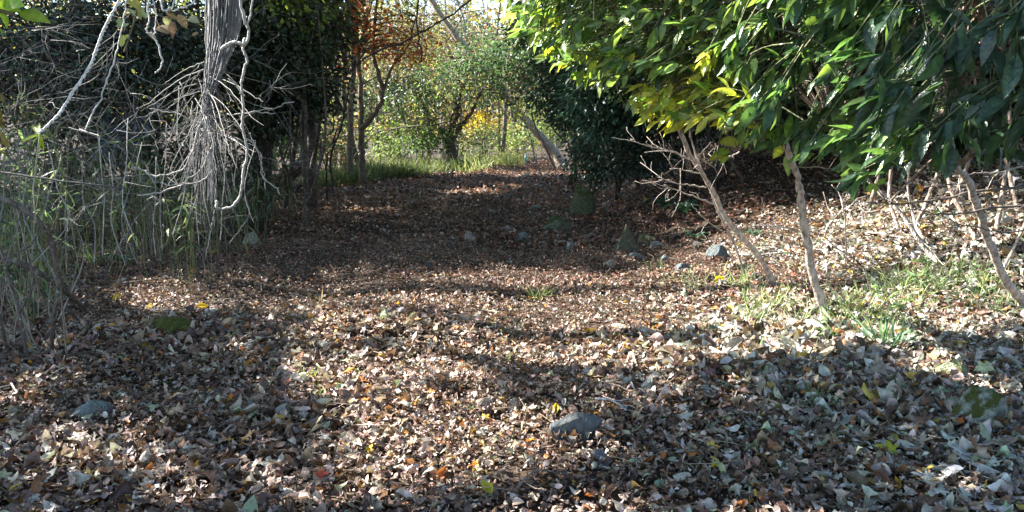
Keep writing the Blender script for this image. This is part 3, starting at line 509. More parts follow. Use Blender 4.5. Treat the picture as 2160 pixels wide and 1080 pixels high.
# ================================================================== dwarf bamboo thicket and reeds
bamT = [blade(.07, 4, .25, .15), blade(.09, 4, .4, .1), blade(.06, 3, .1, .2)]
def bamboo(x, y, hmax, n, rad, label, cols, group=None, dead=.28, lsize=.13, nl=8, name='dwarf_bamboo'):
    z = float(hgt(x, y)); t = thing(name, label, 'bamboo', (x, y, z), group); mb = MB(); f = MB(); dr = MB()
    for i in range(n):
        a_ = rng.uniform(0, 2*pi); r = rad*math.sqrt(rng.random()); bx, by = x+r*cos(a_), y+r*sin(a_)*.8; b = np.array([bx, by, float(hgt(bx, by))-.02]); h = hmax*rng.uniform(.45, 1); ln = rng.normal(0, .16, 2)*h
        dd = rng.random() < dead; c = pick([(.40, .36, .28), (.30, .27, .20), (.20, .18, .12)] if dd else [(.20, .22, .08), (.14, .17, .07)], 1)[0]
        s = spline([b, b+[ln[0]*.3, ln[1]*.3, h*.5], b+[ln[0], ln[1], h]], 4); mb.tube(s, np.linspace(rng.uniform(.0025, .0045), .0015, len(s)), c, 5, False)
        if not dd or rng.random() < .25:
            idx = rng.integers(len(s)//2, len(s), nl); p = s[idx]; X = unit(np.stack([rng.normal(0, 1, nl), rng.normal(0, 1, nl), rng.normal(-.35, .5, nl)], 1)); N = unit(rng.normal(0, .5, (nl, 3))+[0, 0, 1]); cc = pick(cols, nl)
            for k in range(3): m = rng.integers(0, 3, nl) == k; f.leaves(bamT[k], p[m], X[m], N[m], lsize*rng.uniform(.6, 1.3, m.sum()), cc[m])
    mb.build('culms', M['vine'], t)
    if f.n: f.build('leaves', M['leaf'], t)
    return t
BG = [(.08, .13, .08), (.13, .18, .10), (.05, .08, .05), (.20, .22, .14)]
spots = [(-4.0, 6.2, 1.35, 34, .45), (-3.4, 5.4, .9, 22, .35), (-4.7, 7.2, 1.6, 44, .55), (-4.0, 8.2, 1.35, 44, .5), (-5.6, 8.6, 1.8, 44, .6), (-4.1, 9.6, 1.2, 50, .5), (-3.7, 10.6, 1.0, 40, .45), (-5.0, 10.4, 1.7, 44, .6), (-3.6, 12, .9, 30, .4), (-4.6, 12.4, 1.5, 40, .6), (-6.2, 10.6, 2.0, 40, .7), (-3.9, 7.4, 1.8, 14, .4), (-2.9, 6.9, 1.2, 18, .3), (-5.2, 8.6, 2.3, 20, .5), (-3.0, 8.6, 1.1, 26, .35)]
labs = ['bright streaked dwarf bamboo clump arching at the left edge', 'small dwarf bamboo clump nearest the litter on the left', 'tall dwarf bamboo clump behind the crooked branch', 'dwarf bamboo clump right of the crooked branch', 'tall dim dwarf bamboo clump deep in the left thicket', 'dense clump of dry canes below the vine arcs', 'low dry cane clump left of the pale stone', 'dark bamboo clump below the vine bundle', 'low dark cane clump behind the pale stone', 'dark bamboo clump beside the thick dark trunk', 'farthest tall bamboo clump in the left thicket', 'tall leafy dwarf bamboo in front of the twig tangle', 'short leafy dwarf bamboo left of the vine bundle strands', 'tallest dwarf bamboo reaching up behind the bare cane', 'short dwarf bamboo below the lowest vine arc']
for (x, y, h, n, r), lb in zip(spots, labs): bamboo(x, y, h, n, r, lb, BG)
sp = thing('bamboo_sprig', 'bright yellow-green bamboo leaves sprouting at the end of the twisted vine', 'bamboo', P(84, 284, 3.3)); f = MB()
tg = [(40, 295), (62, 258), (75, 250), (95, 320), (100, 288), (62, 305), (88, 330), (150, 255)]; pos = np.array([P(84, 284, 3.3)]*8); tgt = np.array([P(a_, b_, 3.3+rng.normal(0, .03)) for a_, b_ in tg]); tgt[-1] = tgt[0]
f.leaves(bamT[0], pos, tgt-pos, unit(rng.normal(0, .4, (8, 3))+[.2, -.6, .6]), np.linalg.norm(tgt-pos, axis=1)*1.1, np.array((.36, .42, .05))); f.build('leaves', M['leaf'], sp)
mb = MB(); mb.tube(wl(3.3, (84, 284), (78, 330), (70, 400), (76, 470)), .003, (.35, .36, .2), 5); mb.build('culm', M['vine'], sp); CLEAR += wl(3.3, (84, 284), (70, 300), (95, 320))
# ================================================================== near corner leaves
def sprig(name, label, cat, stem, Y, leaves_, T, cols, m='leaf', r=.004):
    t = thing(name, label, cat, P(*stem[0], Y)); mb = MB(); mb.tube(spline([P(a_, b_, Y) for a_, b_ in stem], 5), r, (.16, .13, .08), 6); mb.build('twig', M['bark'], t); f = MB()
    for (a_, b_, c_, d_) in leaves_:
        p = P(a_, b_, Y+rng.normal(0, .02)); q = P(c_, d_, Y+rng.normal(0, .04)); L = np.linalg.norm(q-p); f.leaves(T[rng.integers(0, len(T))], p[None], (q-p)[None], unit(rng.normal(0, .35, (1, 3))+[.1, -.8, .5]), np.array([L]), pick(cols, 1, .12))
    f.build('leaves', M[m], t); return t
OV = [blade(.26, 12, .15, .15, .02), blade(.30, 12, .05, .1, .02), blade(.24, 12, .3, .2, .02)]
sprig('leafy_twig', 'bright green broad leaves in the top left corner', 'leaves', [(-60, 10), (-10, 20), (30, 30)], 1.7, [(40, 26, 104, 42), (-5, 20, 22, 52), (-10, 50, 14, 76), (-20, 0, 20, 14), (10, 0, 42, 8)], OV, [(.20, .30, .03), (.28, .36, .03)])
sprig('leafy_twig', 'yellow-brown drooping leaves at the left edge', 'leaves', [(-60, 180), (-20, 230), (0, 300)], 2.2, [(-20, 195, 10, 215), (-20, 230, 2, 256), (-16, 280, 10, 300), (-10, 310, 16, 328), (-20, 300, -4, 345), (-14, 250, 8, 272)], OV, [(.30, .20, .04), (.36, .34, .03), (.16, .11, .04)])
sprig('leafy_twig', 'pale green and yellow hanging leaves between the thin vine and the dangling vine', 'leaves', [(300, -40), (290, 20), (275, 70), (262, 110)], 3.6, [(282, 25, 300, -5), (290, 20, 315, 40), (285, 35, 270, 12), (262, 75, 252, 98), (258, 88, 270, 70), (250, 118, 262, 116), (262, 60, 250, 40), (278, 145, 284, 155)], OV+lvm, [(.30, .34, .20), (.42, .42, .05), (.36, .36, .1)])
sprig('leafy_twig', 'brown and tan dry leaves hanging beside the vine bundle', 'leaves', [(330, 30), (360, 40), (400, 45), (425, 55)], 4.5, [(335, 55, 355, 70), (345, 35, 365, 60), (365, 45, 362, 78), (350, 30, 380, 40), (375, 30, 395, 60), (400, 35, 420, 48), (310, 68, 330, 80), (405, 75, 418, 68), (330, 40, 340, 65)], OV, [(.26, .17, .11), (.35, .30, .22), (.18, .11, .07)], r=.003)
# ================================================================== laurel shrubs on the right
lauT = [blade(.168, 10, c_, f_, .03, .9, tw_) for c_, f_, tw_ in ((.12, .2, .1), (.28, .1, -.3), (.05, .3, .3), (.35, .25, .2))]
LC = [(.06, .115, .05), (.09, .16, .055), (.045, .085, .045), (.14, .22, .055)]
LY = [(.16, .25, .04), (.24, .32, .04), (.34, .36, .04), (.12, .20, .04)]  # yellow-greens that put backlit sun into the lower leaves' colour
XB = [1000, 1050, 1130, 1250, 1330, 1420, 1500, 1580, 1700, 1800, 1900, 2000, 2160, 2500]; YB = [-30, 10, 120, 180, 245, 285, 250, 310, 335, 385, 370, 345, 330, 350]
def laurel(label, stems, xr, yr, yd, n, cols, lsize, seed, dirv=(-.62, -.15, -.35), dz=.5, thr=.3):
    t = thing('laurel_shrub', label, 'shrub', stems[0][0][0]); A = []
    for k, (pts, r0, r1) in enumerate(stems):
        mb = MB(); s = spline(pts, 7, r0*.05); rr = np.linspace(r0, r1, len(s))*.66; s = s+np.cumsum(rng.normal(0, .0022, s.shape), 0)*np.sin(np.linspace(0, pi, len(s)))[:, None]
        if k == 0: rr[0] *= 1.5; rr[1] *= 1.2; s[0, 2] -= .06
        mb.tube(s, .92*rr*(1+rng.normal(0, .11, len(s))), (.42, .355, .31), 10); mb.build('trunk' if k == 0 else 'limb', M['bark'], t); A.append(s[len(s)//2:]); CLEAR.extend(s[1::3])
    A = np.concatenate(A); px = rng.uniform(*xr, n*3); py = rng.uniform(*yr, n*3); ok = (py < np.interp(px, XB, YB)-10) & (px > 1045-.9*(py+20)*(py < -20)) ; px, py = px[ok][:n], py[ok][:n]
    Yd = np.interp(px, *yd)+rng.uniform(-.45, .75, len(px)); C = np.array([P(a_, b_, y_) for a_, b_, y_ in zip(px, py, Yd)]); gap = vnoise(C[:, 0]*1.0+seed*7, C[:, 2], .16, 33) > thr; C = C[gap]; px = px[gap]; py = py[gap]
    bm = MB(); f = MB(); low = np.interp(px, XB, YB)-py
    for i, c in enumerate(C):
        sun_tip = 1310 < px[i] < 1560 and low[i] < 120  # leaves at the lower tips painted bleached yellow to stand for sunlight
        d = unit(np.array(dirv)+rng.normal(0, .42, 3)); st = c-d*rng.uniform(.25, .5)+[0, 0, .06]
        bm.tube(spline([st, (st+c)/2+[0, 0, .03], c], 3), np.linspace(.0045, .0025, 7), (.13, .14, .07), 4, False)
        if rng.random() < .22:
            dd = np.linalg.norm(A-st, axis=1)+np.maximum(0, A[:, 2]-st[2]); a_ = A[dd.argmin()]; L = np.linalg.norm(st-a_); bm.tube(spline([a_, (a_*.5+st*.5)+[0, 0, .12*L], st], 5, .01), np.linspace(.006+.004*L, .004, 11), (.20, .15, .12), 5, False)
        k = rng.integers(5, 9); tt = rng.random((k, 1))*.55; p = c-d*tt*.28; rad = rvec(k); rad -= d*(rad@d)[:, None]; X = unit(d*.9+unit(rad)*rng.uniform(.25, .9, (k, 1))+[0, 0, -dz]); N = unit(unit(rad)*.3+[0, -.25, .9]+rng.normal(0, .6, (k, 3)))
        cc = pick([(.42, .42, .05), (.30, .34, .05), (.48, .45, .10)] if sun_tip and rng.random() < .6 else LY if (low[i] < 110 and px[i] < 1560) and rng.random() < .35 else cols, k, .15); sz = lsize*rng.uniform(.68, 1.0)*rng.uniform(.5, 1.2, k); ti = rng.integers(0, 4, k)
        for q in range(4): m = ti == q; f.leaves(lauT[q], p[m], X[m], N[m], sz[m], cc[m])
    bm.build('twigs', M['bark'], t); f.build('leaves', M['laurel'], t); return C
def stem(b, Y1, *p):
    q = [b]; n = len(p)
    for i, (a_, c_) in enumerate(p): q.append(P(a_, c_, b[1]+(Y1-b[1])*(i+1)/n))
    return q
bA = G(1640, 612); bA2 = G(1575, 592); bB = G(1745, 668); bC = G(1985, 562); bD = G(2165, 645)
CA = laurel('laurel with yellow-green sunlit leaves on two thin crossing leaning trunks, nearest the path', [(stem(bA, 5.2, (1600, 540), (1540, 470), (1505, 400), (1480, 360), (1450, 310), (1420, 230), (1400, 120)), .038, .018), (stem(bA2, 6.4, (1545, 505), (1512, 445), (1500, 405)), .02, .012), ([P(1480, 360, 5.95), P(1460, 290, 5.7), P(1450, 200, 5.4)], .014, .008)],
            (1000, 1600), (-130, 300), ([1000, 1300, 1600], [5.6, 5.0, 4.6]), 800, [(.11, .175, .06), (.16, .235, .075), (.06, .11, .045), (.24, .31, .10)], .135, 1, (-.82, -.15, -.32), .28)
CB = laurel('laurel with drooping glossy leaves on the single curved trunk right of the crossing trunks', [(stem(bB, 4.9, (1715, 590), (1703, 510), (1690, 440), (1683, 385), (1660, 320), (1640, 280), (1630, 180)), .052, .024), ([P(1705, 500, 5.6), P(1685, 485, 5.5), P(1630, 475, 5.4), P(1567, 480, 5.3)], .012, .005), ([P(1662, 325, 5.2), P(1720, 300, 5), P(1790, 260, 4.7)], .014, .007)],
            (1520, 1900), (-190, 370), ([1500, 1900], [4.5, 3.7]), 430, LC, .15, 2, (-.75, -.15, -.42), .3, .42)
CD = laurel('darkest laurel with large hanging leaves in the upper right corner', [(stem(bD, 4.8, (2120, 590), (2085, 510), (2065, 450), (2040, 380), (2010, 340), (2000, 200)), .055, .03), ([P(2110, 580, 6), P(2165, 470, 6), P(2200, 380, 6)], .02, .012)],
            (1820, 2450), (-260, 350), ([1800, 2450], [3.6, 2.7]), 340, [(.035, .07, .04), (.06, .11, .055), (.04, .07, .045)], .165, 3, (-.6, -.15, -.6), .35, .5)  # darker greens than its neighbours, shade of this corner painted into the leaves
CC = laurel('slim laurel farther back on the bank with leaning trunk between its neighbours', [(stem(bC, 7.2, (1950, 520), (1905, 450), (1860, 405), (1800, 340), (1760, 280)), .04, .02), ([G(1960, 540), P(1930, 470, 7.6), P(1915, 400, 7.6), P(1920, 330, 7.4)], .022, .012)],
            (1400, 2250), (-200, 260), ([1400, 2250], [6.6, 6.0]), 250, [(.05, .09, .045), (.07, .12, .05)], .13, 4)
# fine bare twigs on trunk A and dead shrub
def bare(label, pts, r0, kids, col=(.42, .36, .31), name='dead_branch'):
    t = thing(name, label, 'branch', pts[0]); mb = MB(); s = spline(pts, 6, r0*.4); mb.tube(s, np.linspace(r0, r0*.35, len(s)), col, 5); tips = []
    mb.build('limb', M['vine'], t); mb = MB()
    for i in range(kids): j = rng.integers(2, len(s)-1); limb(mb, s[j], unit(s[j]-s[j-2])+rvec(1)[0]*.8, rng.uniform(.1, .3), r0*.45, 0 if rng.random() < .6 else 1, col, tips, .5, .2, 2, 4)
    mb.build('twigs', M['vine'], t); return t
bare('uppermost pale bare branch reaching left from the crossing trunks', wl(6, (1455, 335), (1420, 320), (1385, 312), (1350, 302), (1330, 292)), .008, 5)
bare('second pale bare branch reaching left from the crossing trunks', wl(6, (1475, 365), (1440, 358), (1413, 355)), .006, 2)
bare('pale bare branch with three twigs left of the crossing trunks', wl(6.1, (1490, 395), (1450, 390), (1410, 383), (1390, 372)), .007, 4)
bare('longest pale bare branch forking toward the shaded bank', wl(6.1, (1505, 430), (1460, 412), (1430, 402), (1400, 390)), .008, 4)
bare('thin dangling bare twig below the longest bare branch', wl(6.1, (1435, 355), (1436, 400), (1432, 425), (1417, 458)), .004, 1)
bare('thin bare twig starting left of the lower crossing trunk', wl(6.3, (1520, 485), (1490, 465), (1470, 445), (1458, 430)), .005, 1)
bare('tall bare dead shoot right of the curved trunk', [G(1788, 560), P(1782, 460, 6.4), P(1770, 410, 6.4), P(1755, 390, 6.4)], .007, 7, name='dead_shrub')
bare('sprawling bare dead shrub between the curved trunk and the slim laurel', [G(1800, 545), P(1740, 500, 6.6), P(1770, 450, 6.6), P(1800, 430, 6.6)], .008, 9, name='dead_shrub')
bare('low dead branch lying on the sunlit bank', [G(1830, 500)+[0, 0, .05], P(1900, 500, 6.8), P(1950, 515, 6.8), P(1990, 560, 6.4)], .008, 6, name='dead_branch')
bare('long dark horizontal branch across the right edge', wl(5.4, (2240, 395), (2100, 398), (1980, 420), (1900, 430), (1820, 425)), .012, 8, (.12, .1, .085))
bare('lower dark branch sweeping across the right side of the bank', wl(5.2, (2240, 425), (2090, 440), (2000, 452), (1920, 440)), .010, 8, (.12, .1, .085))
bare('dark rising branch beneath the laurel leaves on the right', wl(4.4, (1990, 280), (1900, 315), (1850, 330), (1810, 345)), .010, 5, (.08, .07, .06))
bare('lowest dark twigs at the right edge above the grass', wl(5, (2240, 470), (2130, 490), (2060, 480), (2010, 470)), .007, 7, (.14, .12, .1))
for i in range(9):
    x0, y0 = [(1560, 320), (1640, 345), (1880, 355), (2160, 350), (2100, 300), (1950, 395), (1790, 410), (2200, 455), (1500, 300)][i]; Y_ = rng.uniform(5, 6.5); d_ = [(-90, 25), (120, 12), (-130, 30), (-150, 22), (-160, 55), (140, -10), (110, 60), (-140, -15), (-70, 45)][i]
    lab = ['fine twig left of the curved trunk under the leaves', 'fine twig crossing the top of the curved trunk', 'greenish twig hanging under the leaves left of the slim laurel top', 'fine dark twig at the right edge just under the leaves', 'dark twig descending left from the upper right', 'fine twig above the sunlit bank near the right', 'fine twig drooping beside the slim laurel trunk', 'fine dark twig low at the right edge', 'fine twig at the lower tip of the yellow leaves'][i]
    bare(lab, wl(Y_, (x0, y0), (x0+d_[0]*.35, y0+d_[1]*.6), (x0+d_[0]*.7, y0+d_[1]*.7), (x0+d_[0], y0+d_[1])), .006, 6, [(.42, .36, .31), (.16, .14, .09), (.10, .08, .07)][i % 3])
for i, (a_, b_, c_, d_) in enumerate([(2040, 470, 1995, 300), (1900, 500, 1880, 340), (2150, 460, 2120, 320), (1930, 480, 1985, 330), (2100, 500, 2130, 300), (1830, 450, 1890, 300), (2010, 430, 2060, 280)]):
    lab = ['pale leaning stem left of the right-hand dark branch', 'pale thin stem behind the slim laurel trunk', 'rightmost thin stem on the upper bank', 'stem leaning right behind the slim laurel', 'upright thin stem beside the right-hand trunk', 'thin stem leaning right on the upper bank', 'short stem high on the bank near the right corner'][i]
    b = G(a_, b_); branchy('thin_tree', lab, [b, (b+P(c_, d_, b[1]+.3))/2+rng.normal(0, .04, 3), P(c_, d_, b[1]+.3), P(c_-5, d_-150, b[1]+.4)], .022, .012, (.30, .23, .18), (), 'tree')
sprig('leafy_twig', 'fresh green small-leaved twig hanging between the curved trunk and slim laurel', 'leaves', [(1800, 300), (1790, 345), (1800, 365), (1860, 395)], 4.9, [(1790, 340, 1765, 365), (1795, 335, 1800, 310), (1790, 350, 1778, 378), (1800, 350, 1818, 372), (1800, 360, 1795, 385), (1790, 330, 1775, 345), (1840, 385, 1830, 410), (1850, 390, 1870, 375), (1845, 388, 1850, 410), (1790, 345, 1812, 335)], OV, [(.18, .30, .05), (.24, .34, .05)])
sprig('leafy_twig', 'small green and yellow leaves hanging between the two laurel trunks', 'leaves', [(1620, 290), (1560, 305), (1530, 330)], 5.4, [(1540, 320, 1505, 320), (1535, 325, 1520, 345), (1560, 300, 1515, 300), (1575, 300, 1572, 315), (1530, 320, 1500, 335), (1650, 300, 1632, 340), (1655, 330, 1665, 372), (1550, 300, 1540, 285)], OV, [(.20, .30, .05), (.30, .32, .05)])
print('SEC plants')
# ================================================================== added unseen canopy (above and left of the frame), its gaps shaped to cast the dapple
ELL = [(1900, 575, 500, 145, 1), (1700, 610, 260, 80, 1), (1500, 645, 380, 58, 1), (1000, 622, 520, 42, 1), (600, 640, 200, 30, .8), (380, 622, 75, 34, 1), (1250, 690, 300, 44, .8), (850, 720, 350, 40, .35), (840, 800, 170, 42, .85),
       (1000, 930, 230, 100, .85), (1180, 1020, 200, 70, .8), (500, 1030, 500, 45, .5), (150, 965, 200, 28, .5), (1650, 725, 220, 26, .8), (1450, 840, 170, 35, .4), (1010, 405, 60, 6, .8), (1055, 396, 35, 5, .8), (780, 447, 80, 5, .6), (960, 760, 260, 50, .35), (1250, 470, 60, 10, .3)]
def litmap(x, y):
    p = np.stack([x, y, hgt(x, y)], -1); px, py = proj(p); v = np.zeros(len(x))+.04
    for cx, cy, rx, ry, am in ELL: v = np.maximum(v, am*np.exp(-(((px-cx)/rx)**2+((py-cy)/ry)**2)**2*.6))
    v = np.where(y < 2.2, .25, v); v = np.where(y > 25, 1, v)
    return v
CLEAR = np.array(CLEAR+list(CA[(CA[:, 2] < 2.5)][::3])+list(CB[CB[:, 2] < 2.3][::2])); print('clear', len(CLEAR))
TR = [(-7.6, 4.2), (-9.5, 9.5), (-11.5, 14), (-8.6, 16.5), (-13, 19), (-12.5, 5.5), (-6.6, 21.5), (-15.5, 11), (-10, -1)]
n = 150000; x = rng.uniform(-9.5, 8, n); y = rng.uniform(-1, 23, n); lm = np.max([litmap(x+a_, y+b_) for a_, b_ in ((0, 0), (.15, 0), (-.15, 0), (0, .15), (0, -.15))], 0); lm = np.clip(lm*1.3-.04, 0, 1); nz = vnoise(x, y, .8, 21); n2 = vnoise(x, y, .24, 31)+.5*vnoise(x, y, .7, 32); keep = rng.random(n) < np.clip((1-lm)*(1-.8*(n2 > 1.12)*(y < 9))-.25*(nz > .72)*(lm > .1), 0, 1); x, y = x[keep], y[keep]; n = len(x)
z0 = hgt(x, y)
# height of the leaf: above the frame's upper edge everywhere
t_ = rng.uniform(0, 2.4, n); sh = 1/math.tan(R(SUN_EL)); zc = 5.0+t_
for _ in range(4): yc = y+S[1]*(zc-z0)/S[2]; zc = np.maximum(4.6, 1.9+.20*yc)+t_
k = (zc-z0)/S[2]; pos = np.stack([x+S[0]*k, y+S[1]*k, zc], 1)
bad = np.zeros(n, bool)
for T_ in CLEAR:
    q = pos-T_; al = q@S; d2 = (q*q).sum(1)-al*al; bad |= (d2 < .24**2) & (al > 0)
pos = pos[~bad]; n = len(pos); print('canopy leaves', n)
own = np.array([np.hypot(pos[:, 0]-a_, pos[:, 1]-b_) for a_, b_ in TR]).argmin(0)
cl2 = [blade(.36, 2, .2, .2), blade(.30, 2, .3, .1)]
clab = ['tree overhanging the near left of the path, beyond the frame', 'second overhanging tree on the left, above the dwarf bamboo', 'overhanging tree deep in the left wood', 'overhanging tree above the fallen log', 'farthest left overhanging tree', 'overhanging tree at the outer left', 'overhanging tree above the forked tree', 'outermost overhanging tree behind the left tangle', 'overhanging tree behind the camera on the left']
for i, (a_, b_) in enumerate(TR):
    m = own == i
    if not m.any(): continue
    q = pos[m]; z = float(hgt(a_, b_)); t = thing('overhanging_tree', clab[i], 'tree', (a_, b_, z)); mb = MB(); top = np.array([a_, b_, q[:, 2].mean()+1])
    s = spline([(a_, b_, z-.1), (a_+.15, b_+.1, z+2.2), (a_-.1, b_, z+4.2), top], 5, .01); mb.tube(s, np.linspace(.19, .06, len(s)), (.12, .10, .08), 10); mb.build('trunk', M['bark'], t)
    mb = MB()
    for e in q[rng.integers(0, len(q), 26)]:
        a0 = s[rng.integers(len(s)*2//3, len(s))]; L = np.linalg.norm(e-a0); mb.tube(spline([a0, (a0+e)/2+[0, 0, .08*L], e], 4), np.linspace(.012+.006*L, .005, 9), (.12, .10, .08), 5, False)
    mb.build('branch', M['bark'], t); f = MB(); nn = len(q); ti = rng.integers(0, 2, nn); X = rvec(nn); N = rvec(nn)+[0, 0, .6]; cc = pick([(.08, .12, .04), (.12, .17, .05), (.2, .2, .05)], nn)
    for k in range(2): mm = ti == k; f.leaves(cl2[k], q[mm]-X[mm]*.1, X[mm], N[mm], rng.uniform(.14, .25, mm.sum()), cc[mm])
    f.build('crown', M['leaf'], t)
# unseen trees added beyond the frame to shade the bank on the right
for (a_, b_, lb) in [(6.5, 2.0, 'tree overhanging the bank at the near right, beyond the frame'), (8.8, 6.5, 'tree overhanging the bank on the right, above the laurels'), (7.6, 11.5, 'tree overhanging the top of the bank farther along on the right'), (4.6, -1.5, 'overhanging tree behind the camera on the right')]:
    z = float(hgt(a_, b_)); t = thing('overhanging_tree', lb, 'tree', (a_, b_, z)); mb = MB(); zt = max(5.2, 2.6+.2*(b_+3)); s = spline([(a_, b_, z-.1), (a_+.1, b_, z+1.8), (a_-.15, b_+.1, zt)], 6, .01); mb.tube(s, np.linspace(.17, .07, len(s)), (.12, .10, .08), 10); mb.build('trunk', M['bark'], t)
    n = 7500; q = rng.uniform(-1, 1, (n, 3)); q = q[(q**2).sum(1) < 1]; q = np.stack([a_+q[:, 0]*3.4, b_+q[:, 1]*3.6, zt+1.1+q[:, 2]*1.1], 1); q[:, 2] = np.maximum(q[:, 2], 2.1+.2*q[:, 1]); n = len(q)
    mb = MB()
    for e in q[rng.integers(0, n, 24)]: mb.tube(spline([s[-2], (s[-2]+e)/2+[0, 0, .3], e], 4), np.linspace(.04, .006, 9), (.12, .10, .08), 5, False)
    mb.build('branch', M['bark'], t); f = MB(); ti = rng.integers(0, 2, n); X = rvec(n); N = rvec(n)+[0, 0, .8]; cc = pick([(.04, .07, .03), (.06, .10, .04)], n)
    for k in range(2): mm = ti == k; f.leaves(cl2[k], q[mm], X[mm], N[mm], rng.uniform(.18, .30, mm.sum()), cc[mm])
    f.build('crown', M['dark'], t)
# ================================================================== stones
def bury(b, w_, dep, n=9):
    a_ = rng.uniform(pi, 2*pi, n); x = b[0]+np.cos(a_)*w_*rng.uniform(.6, 1.15, n); y = b[1]+w_*dep*.5+np.sin(a_)*w_*dep*rng.uniform(.75, 1.15, n)
    for i in range(n):
        T = near_T[rng.integers(5, len(near_T))]; N = unit(np.array([[rng.normal(0, .3), -.35+rng.normal(0, .3), 1.]])); X = unit(np.cross(N, rvec(1))); s_ = min(.075, .03+w_*.35)*rng.uniform(.7, 1.2)
        fl.leaves(T, np.array([[x[i], y[i], float(hgt(x[i], y[i]))+.05]])-X*s_*.5, X, N, np.array([s_]), pick(LITP if b[1] > 7 else LIT, 1, p=PP if b[1] > 7 else PL))
def stone(px, py, wpx, hpx, label, col=(.26, .27, .26), mat_='stone', seed=0, dep=.8, peak=0, boxy=.35, yaw=None, tilt=0, sink=.25, name='stone'):
    b = G(px, py+hpx*.42); Y = b[1]; w_ = wpx*Y/F/2; h_ = hpx*Y/F/2*(1+sink)*1.05; r = np.random.default_rng(seed+5)
    import bmesh
    bm = bmesh.new(); bmesh.ops.create_icosphere(bm, subdivisions=5, radius=1); V = np.array([v.co[:] for v in bm.verts]); Fa = np.array([[v.index for v in f_.verts] for f_ in bm.faces]); bm.free()
    D = unit(V); pl = unit(r.normal(size=(11, 3))); pd = r.uniform(.62, .95, 11); dist = np.full(len(D), 1.15)
    for nrm, dd in zip(pl, pd):
        c = D@nrm; dist = np.where(c > .05, np.minimum(dist, dd/np.maximum(c, .05)), dist)
    V = D*dist[:, None]; V /= np.abs(V).max(0)
    nzv = sum(np.abs(np.sin(V@r.normal(size=3)*fr*.5+r.random()*6))*am*1.3 for fr, am in ((3, .04), (5, .03), (7, .03), (11, .02), (14, .016), (21, .012), (27, .008), (33, .008))); V = V*(1+nzv[:, None])
    if peak: V[:, 0] = V[:, 0]*(1-.55*np.clip(V[:, 2], 0, 1))+peak*np.clip(V[:, 2], 0, 1)**1.5
    V = V*[w_, w_*dep, h_]; ya = r.uniform(-.4, .4) if yaw is None else yaw; V = V@np.array([[cos(ya), sin(ya), 0], [-sin(ya), cos(ya), 0], [0, 0, 1]])
    if tilt: V = V@np.array([[cos(tilt), 0, sin(tilt)], [0, 1, 0], [-sin(tilt), 0, cos(tilt)]])
    bury(b, w_, dep); zc = b[2]+h_*(1-2*sink/(1+sink)); V += [b[0], b[1]+w_*dep*.6, zc]; mb = MB(); mb.add(V, Fa, col)
    return tag(mb.build(name, M[mat_], None, b, True), label, 'stone')
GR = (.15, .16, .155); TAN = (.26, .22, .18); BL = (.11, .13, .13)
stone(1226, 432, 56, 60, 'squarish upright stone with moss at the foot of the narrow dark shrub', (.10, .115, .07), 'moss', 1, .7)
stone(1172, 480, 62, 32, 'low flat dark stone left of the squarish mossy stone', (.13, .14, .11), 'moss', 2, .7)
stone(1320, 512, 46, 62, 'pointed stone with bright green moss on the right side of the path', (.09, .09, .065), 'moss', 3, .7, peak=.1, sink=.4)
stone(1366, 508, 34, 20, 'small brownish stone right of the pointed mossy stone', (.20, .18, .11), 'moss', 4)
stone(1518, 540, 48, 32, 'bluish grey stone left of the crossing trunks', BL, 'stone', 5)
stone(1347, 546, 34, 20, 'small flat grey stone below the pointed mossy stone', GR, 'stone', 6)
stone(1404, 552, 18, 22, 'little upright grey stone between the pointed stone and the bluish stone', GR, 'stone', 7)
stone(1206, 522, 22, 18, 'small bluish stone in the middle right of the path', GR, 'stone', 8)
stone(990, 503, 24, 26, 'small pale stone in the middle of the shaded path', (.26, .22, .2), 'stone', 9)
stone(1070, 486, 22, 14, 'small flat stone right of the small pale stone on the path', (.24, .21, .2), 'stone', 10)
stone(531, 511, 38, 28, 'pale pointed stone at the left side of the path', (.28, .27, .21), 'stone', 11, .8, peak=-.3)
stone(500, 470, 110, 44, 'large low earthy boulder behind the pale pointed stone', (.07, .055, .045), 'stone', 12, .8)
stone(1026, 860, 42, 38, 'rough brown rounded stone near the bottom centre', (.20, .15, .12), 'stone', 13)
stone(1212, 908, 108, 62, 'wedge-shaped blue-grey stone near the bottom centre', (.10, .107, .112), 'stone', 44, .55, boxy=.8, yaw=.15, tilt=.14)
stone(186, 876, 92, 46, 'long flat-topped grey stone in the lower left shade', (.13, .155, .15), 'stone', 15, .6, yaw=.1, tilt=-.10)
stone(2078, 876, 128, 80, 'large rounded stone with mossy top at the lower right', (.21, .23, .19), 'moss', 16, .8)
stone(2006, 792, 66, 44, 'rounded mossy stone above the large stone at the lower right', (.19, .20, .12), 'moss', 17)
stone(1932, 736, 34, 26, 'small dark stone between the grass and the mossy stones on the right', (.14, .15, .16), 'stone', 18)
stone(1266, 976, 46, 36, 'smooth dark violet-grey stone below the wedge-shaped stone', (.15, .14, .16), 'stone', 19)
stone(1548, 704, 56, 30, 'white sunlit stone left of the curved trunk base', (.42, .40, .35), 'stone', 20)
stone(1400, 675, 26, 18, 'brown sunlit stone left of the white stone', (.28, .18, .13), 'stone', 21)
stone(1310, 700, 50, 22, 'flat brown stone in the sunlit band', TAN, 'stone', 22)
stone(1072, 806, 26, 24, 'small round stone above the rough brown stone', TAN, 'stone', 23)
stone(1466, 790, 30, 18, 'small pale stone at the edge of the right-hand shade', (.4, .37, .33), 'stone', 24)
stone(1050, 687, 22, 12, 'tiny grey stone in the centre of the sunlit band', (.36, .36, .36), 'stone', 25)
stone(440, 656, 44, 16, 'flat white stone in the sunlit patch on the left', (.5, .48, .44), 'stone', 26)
stone(470, 702, 40, 20, 'flat purple-grey stone below the white one on the left', (.22, .2, .22), 'stone', 27)
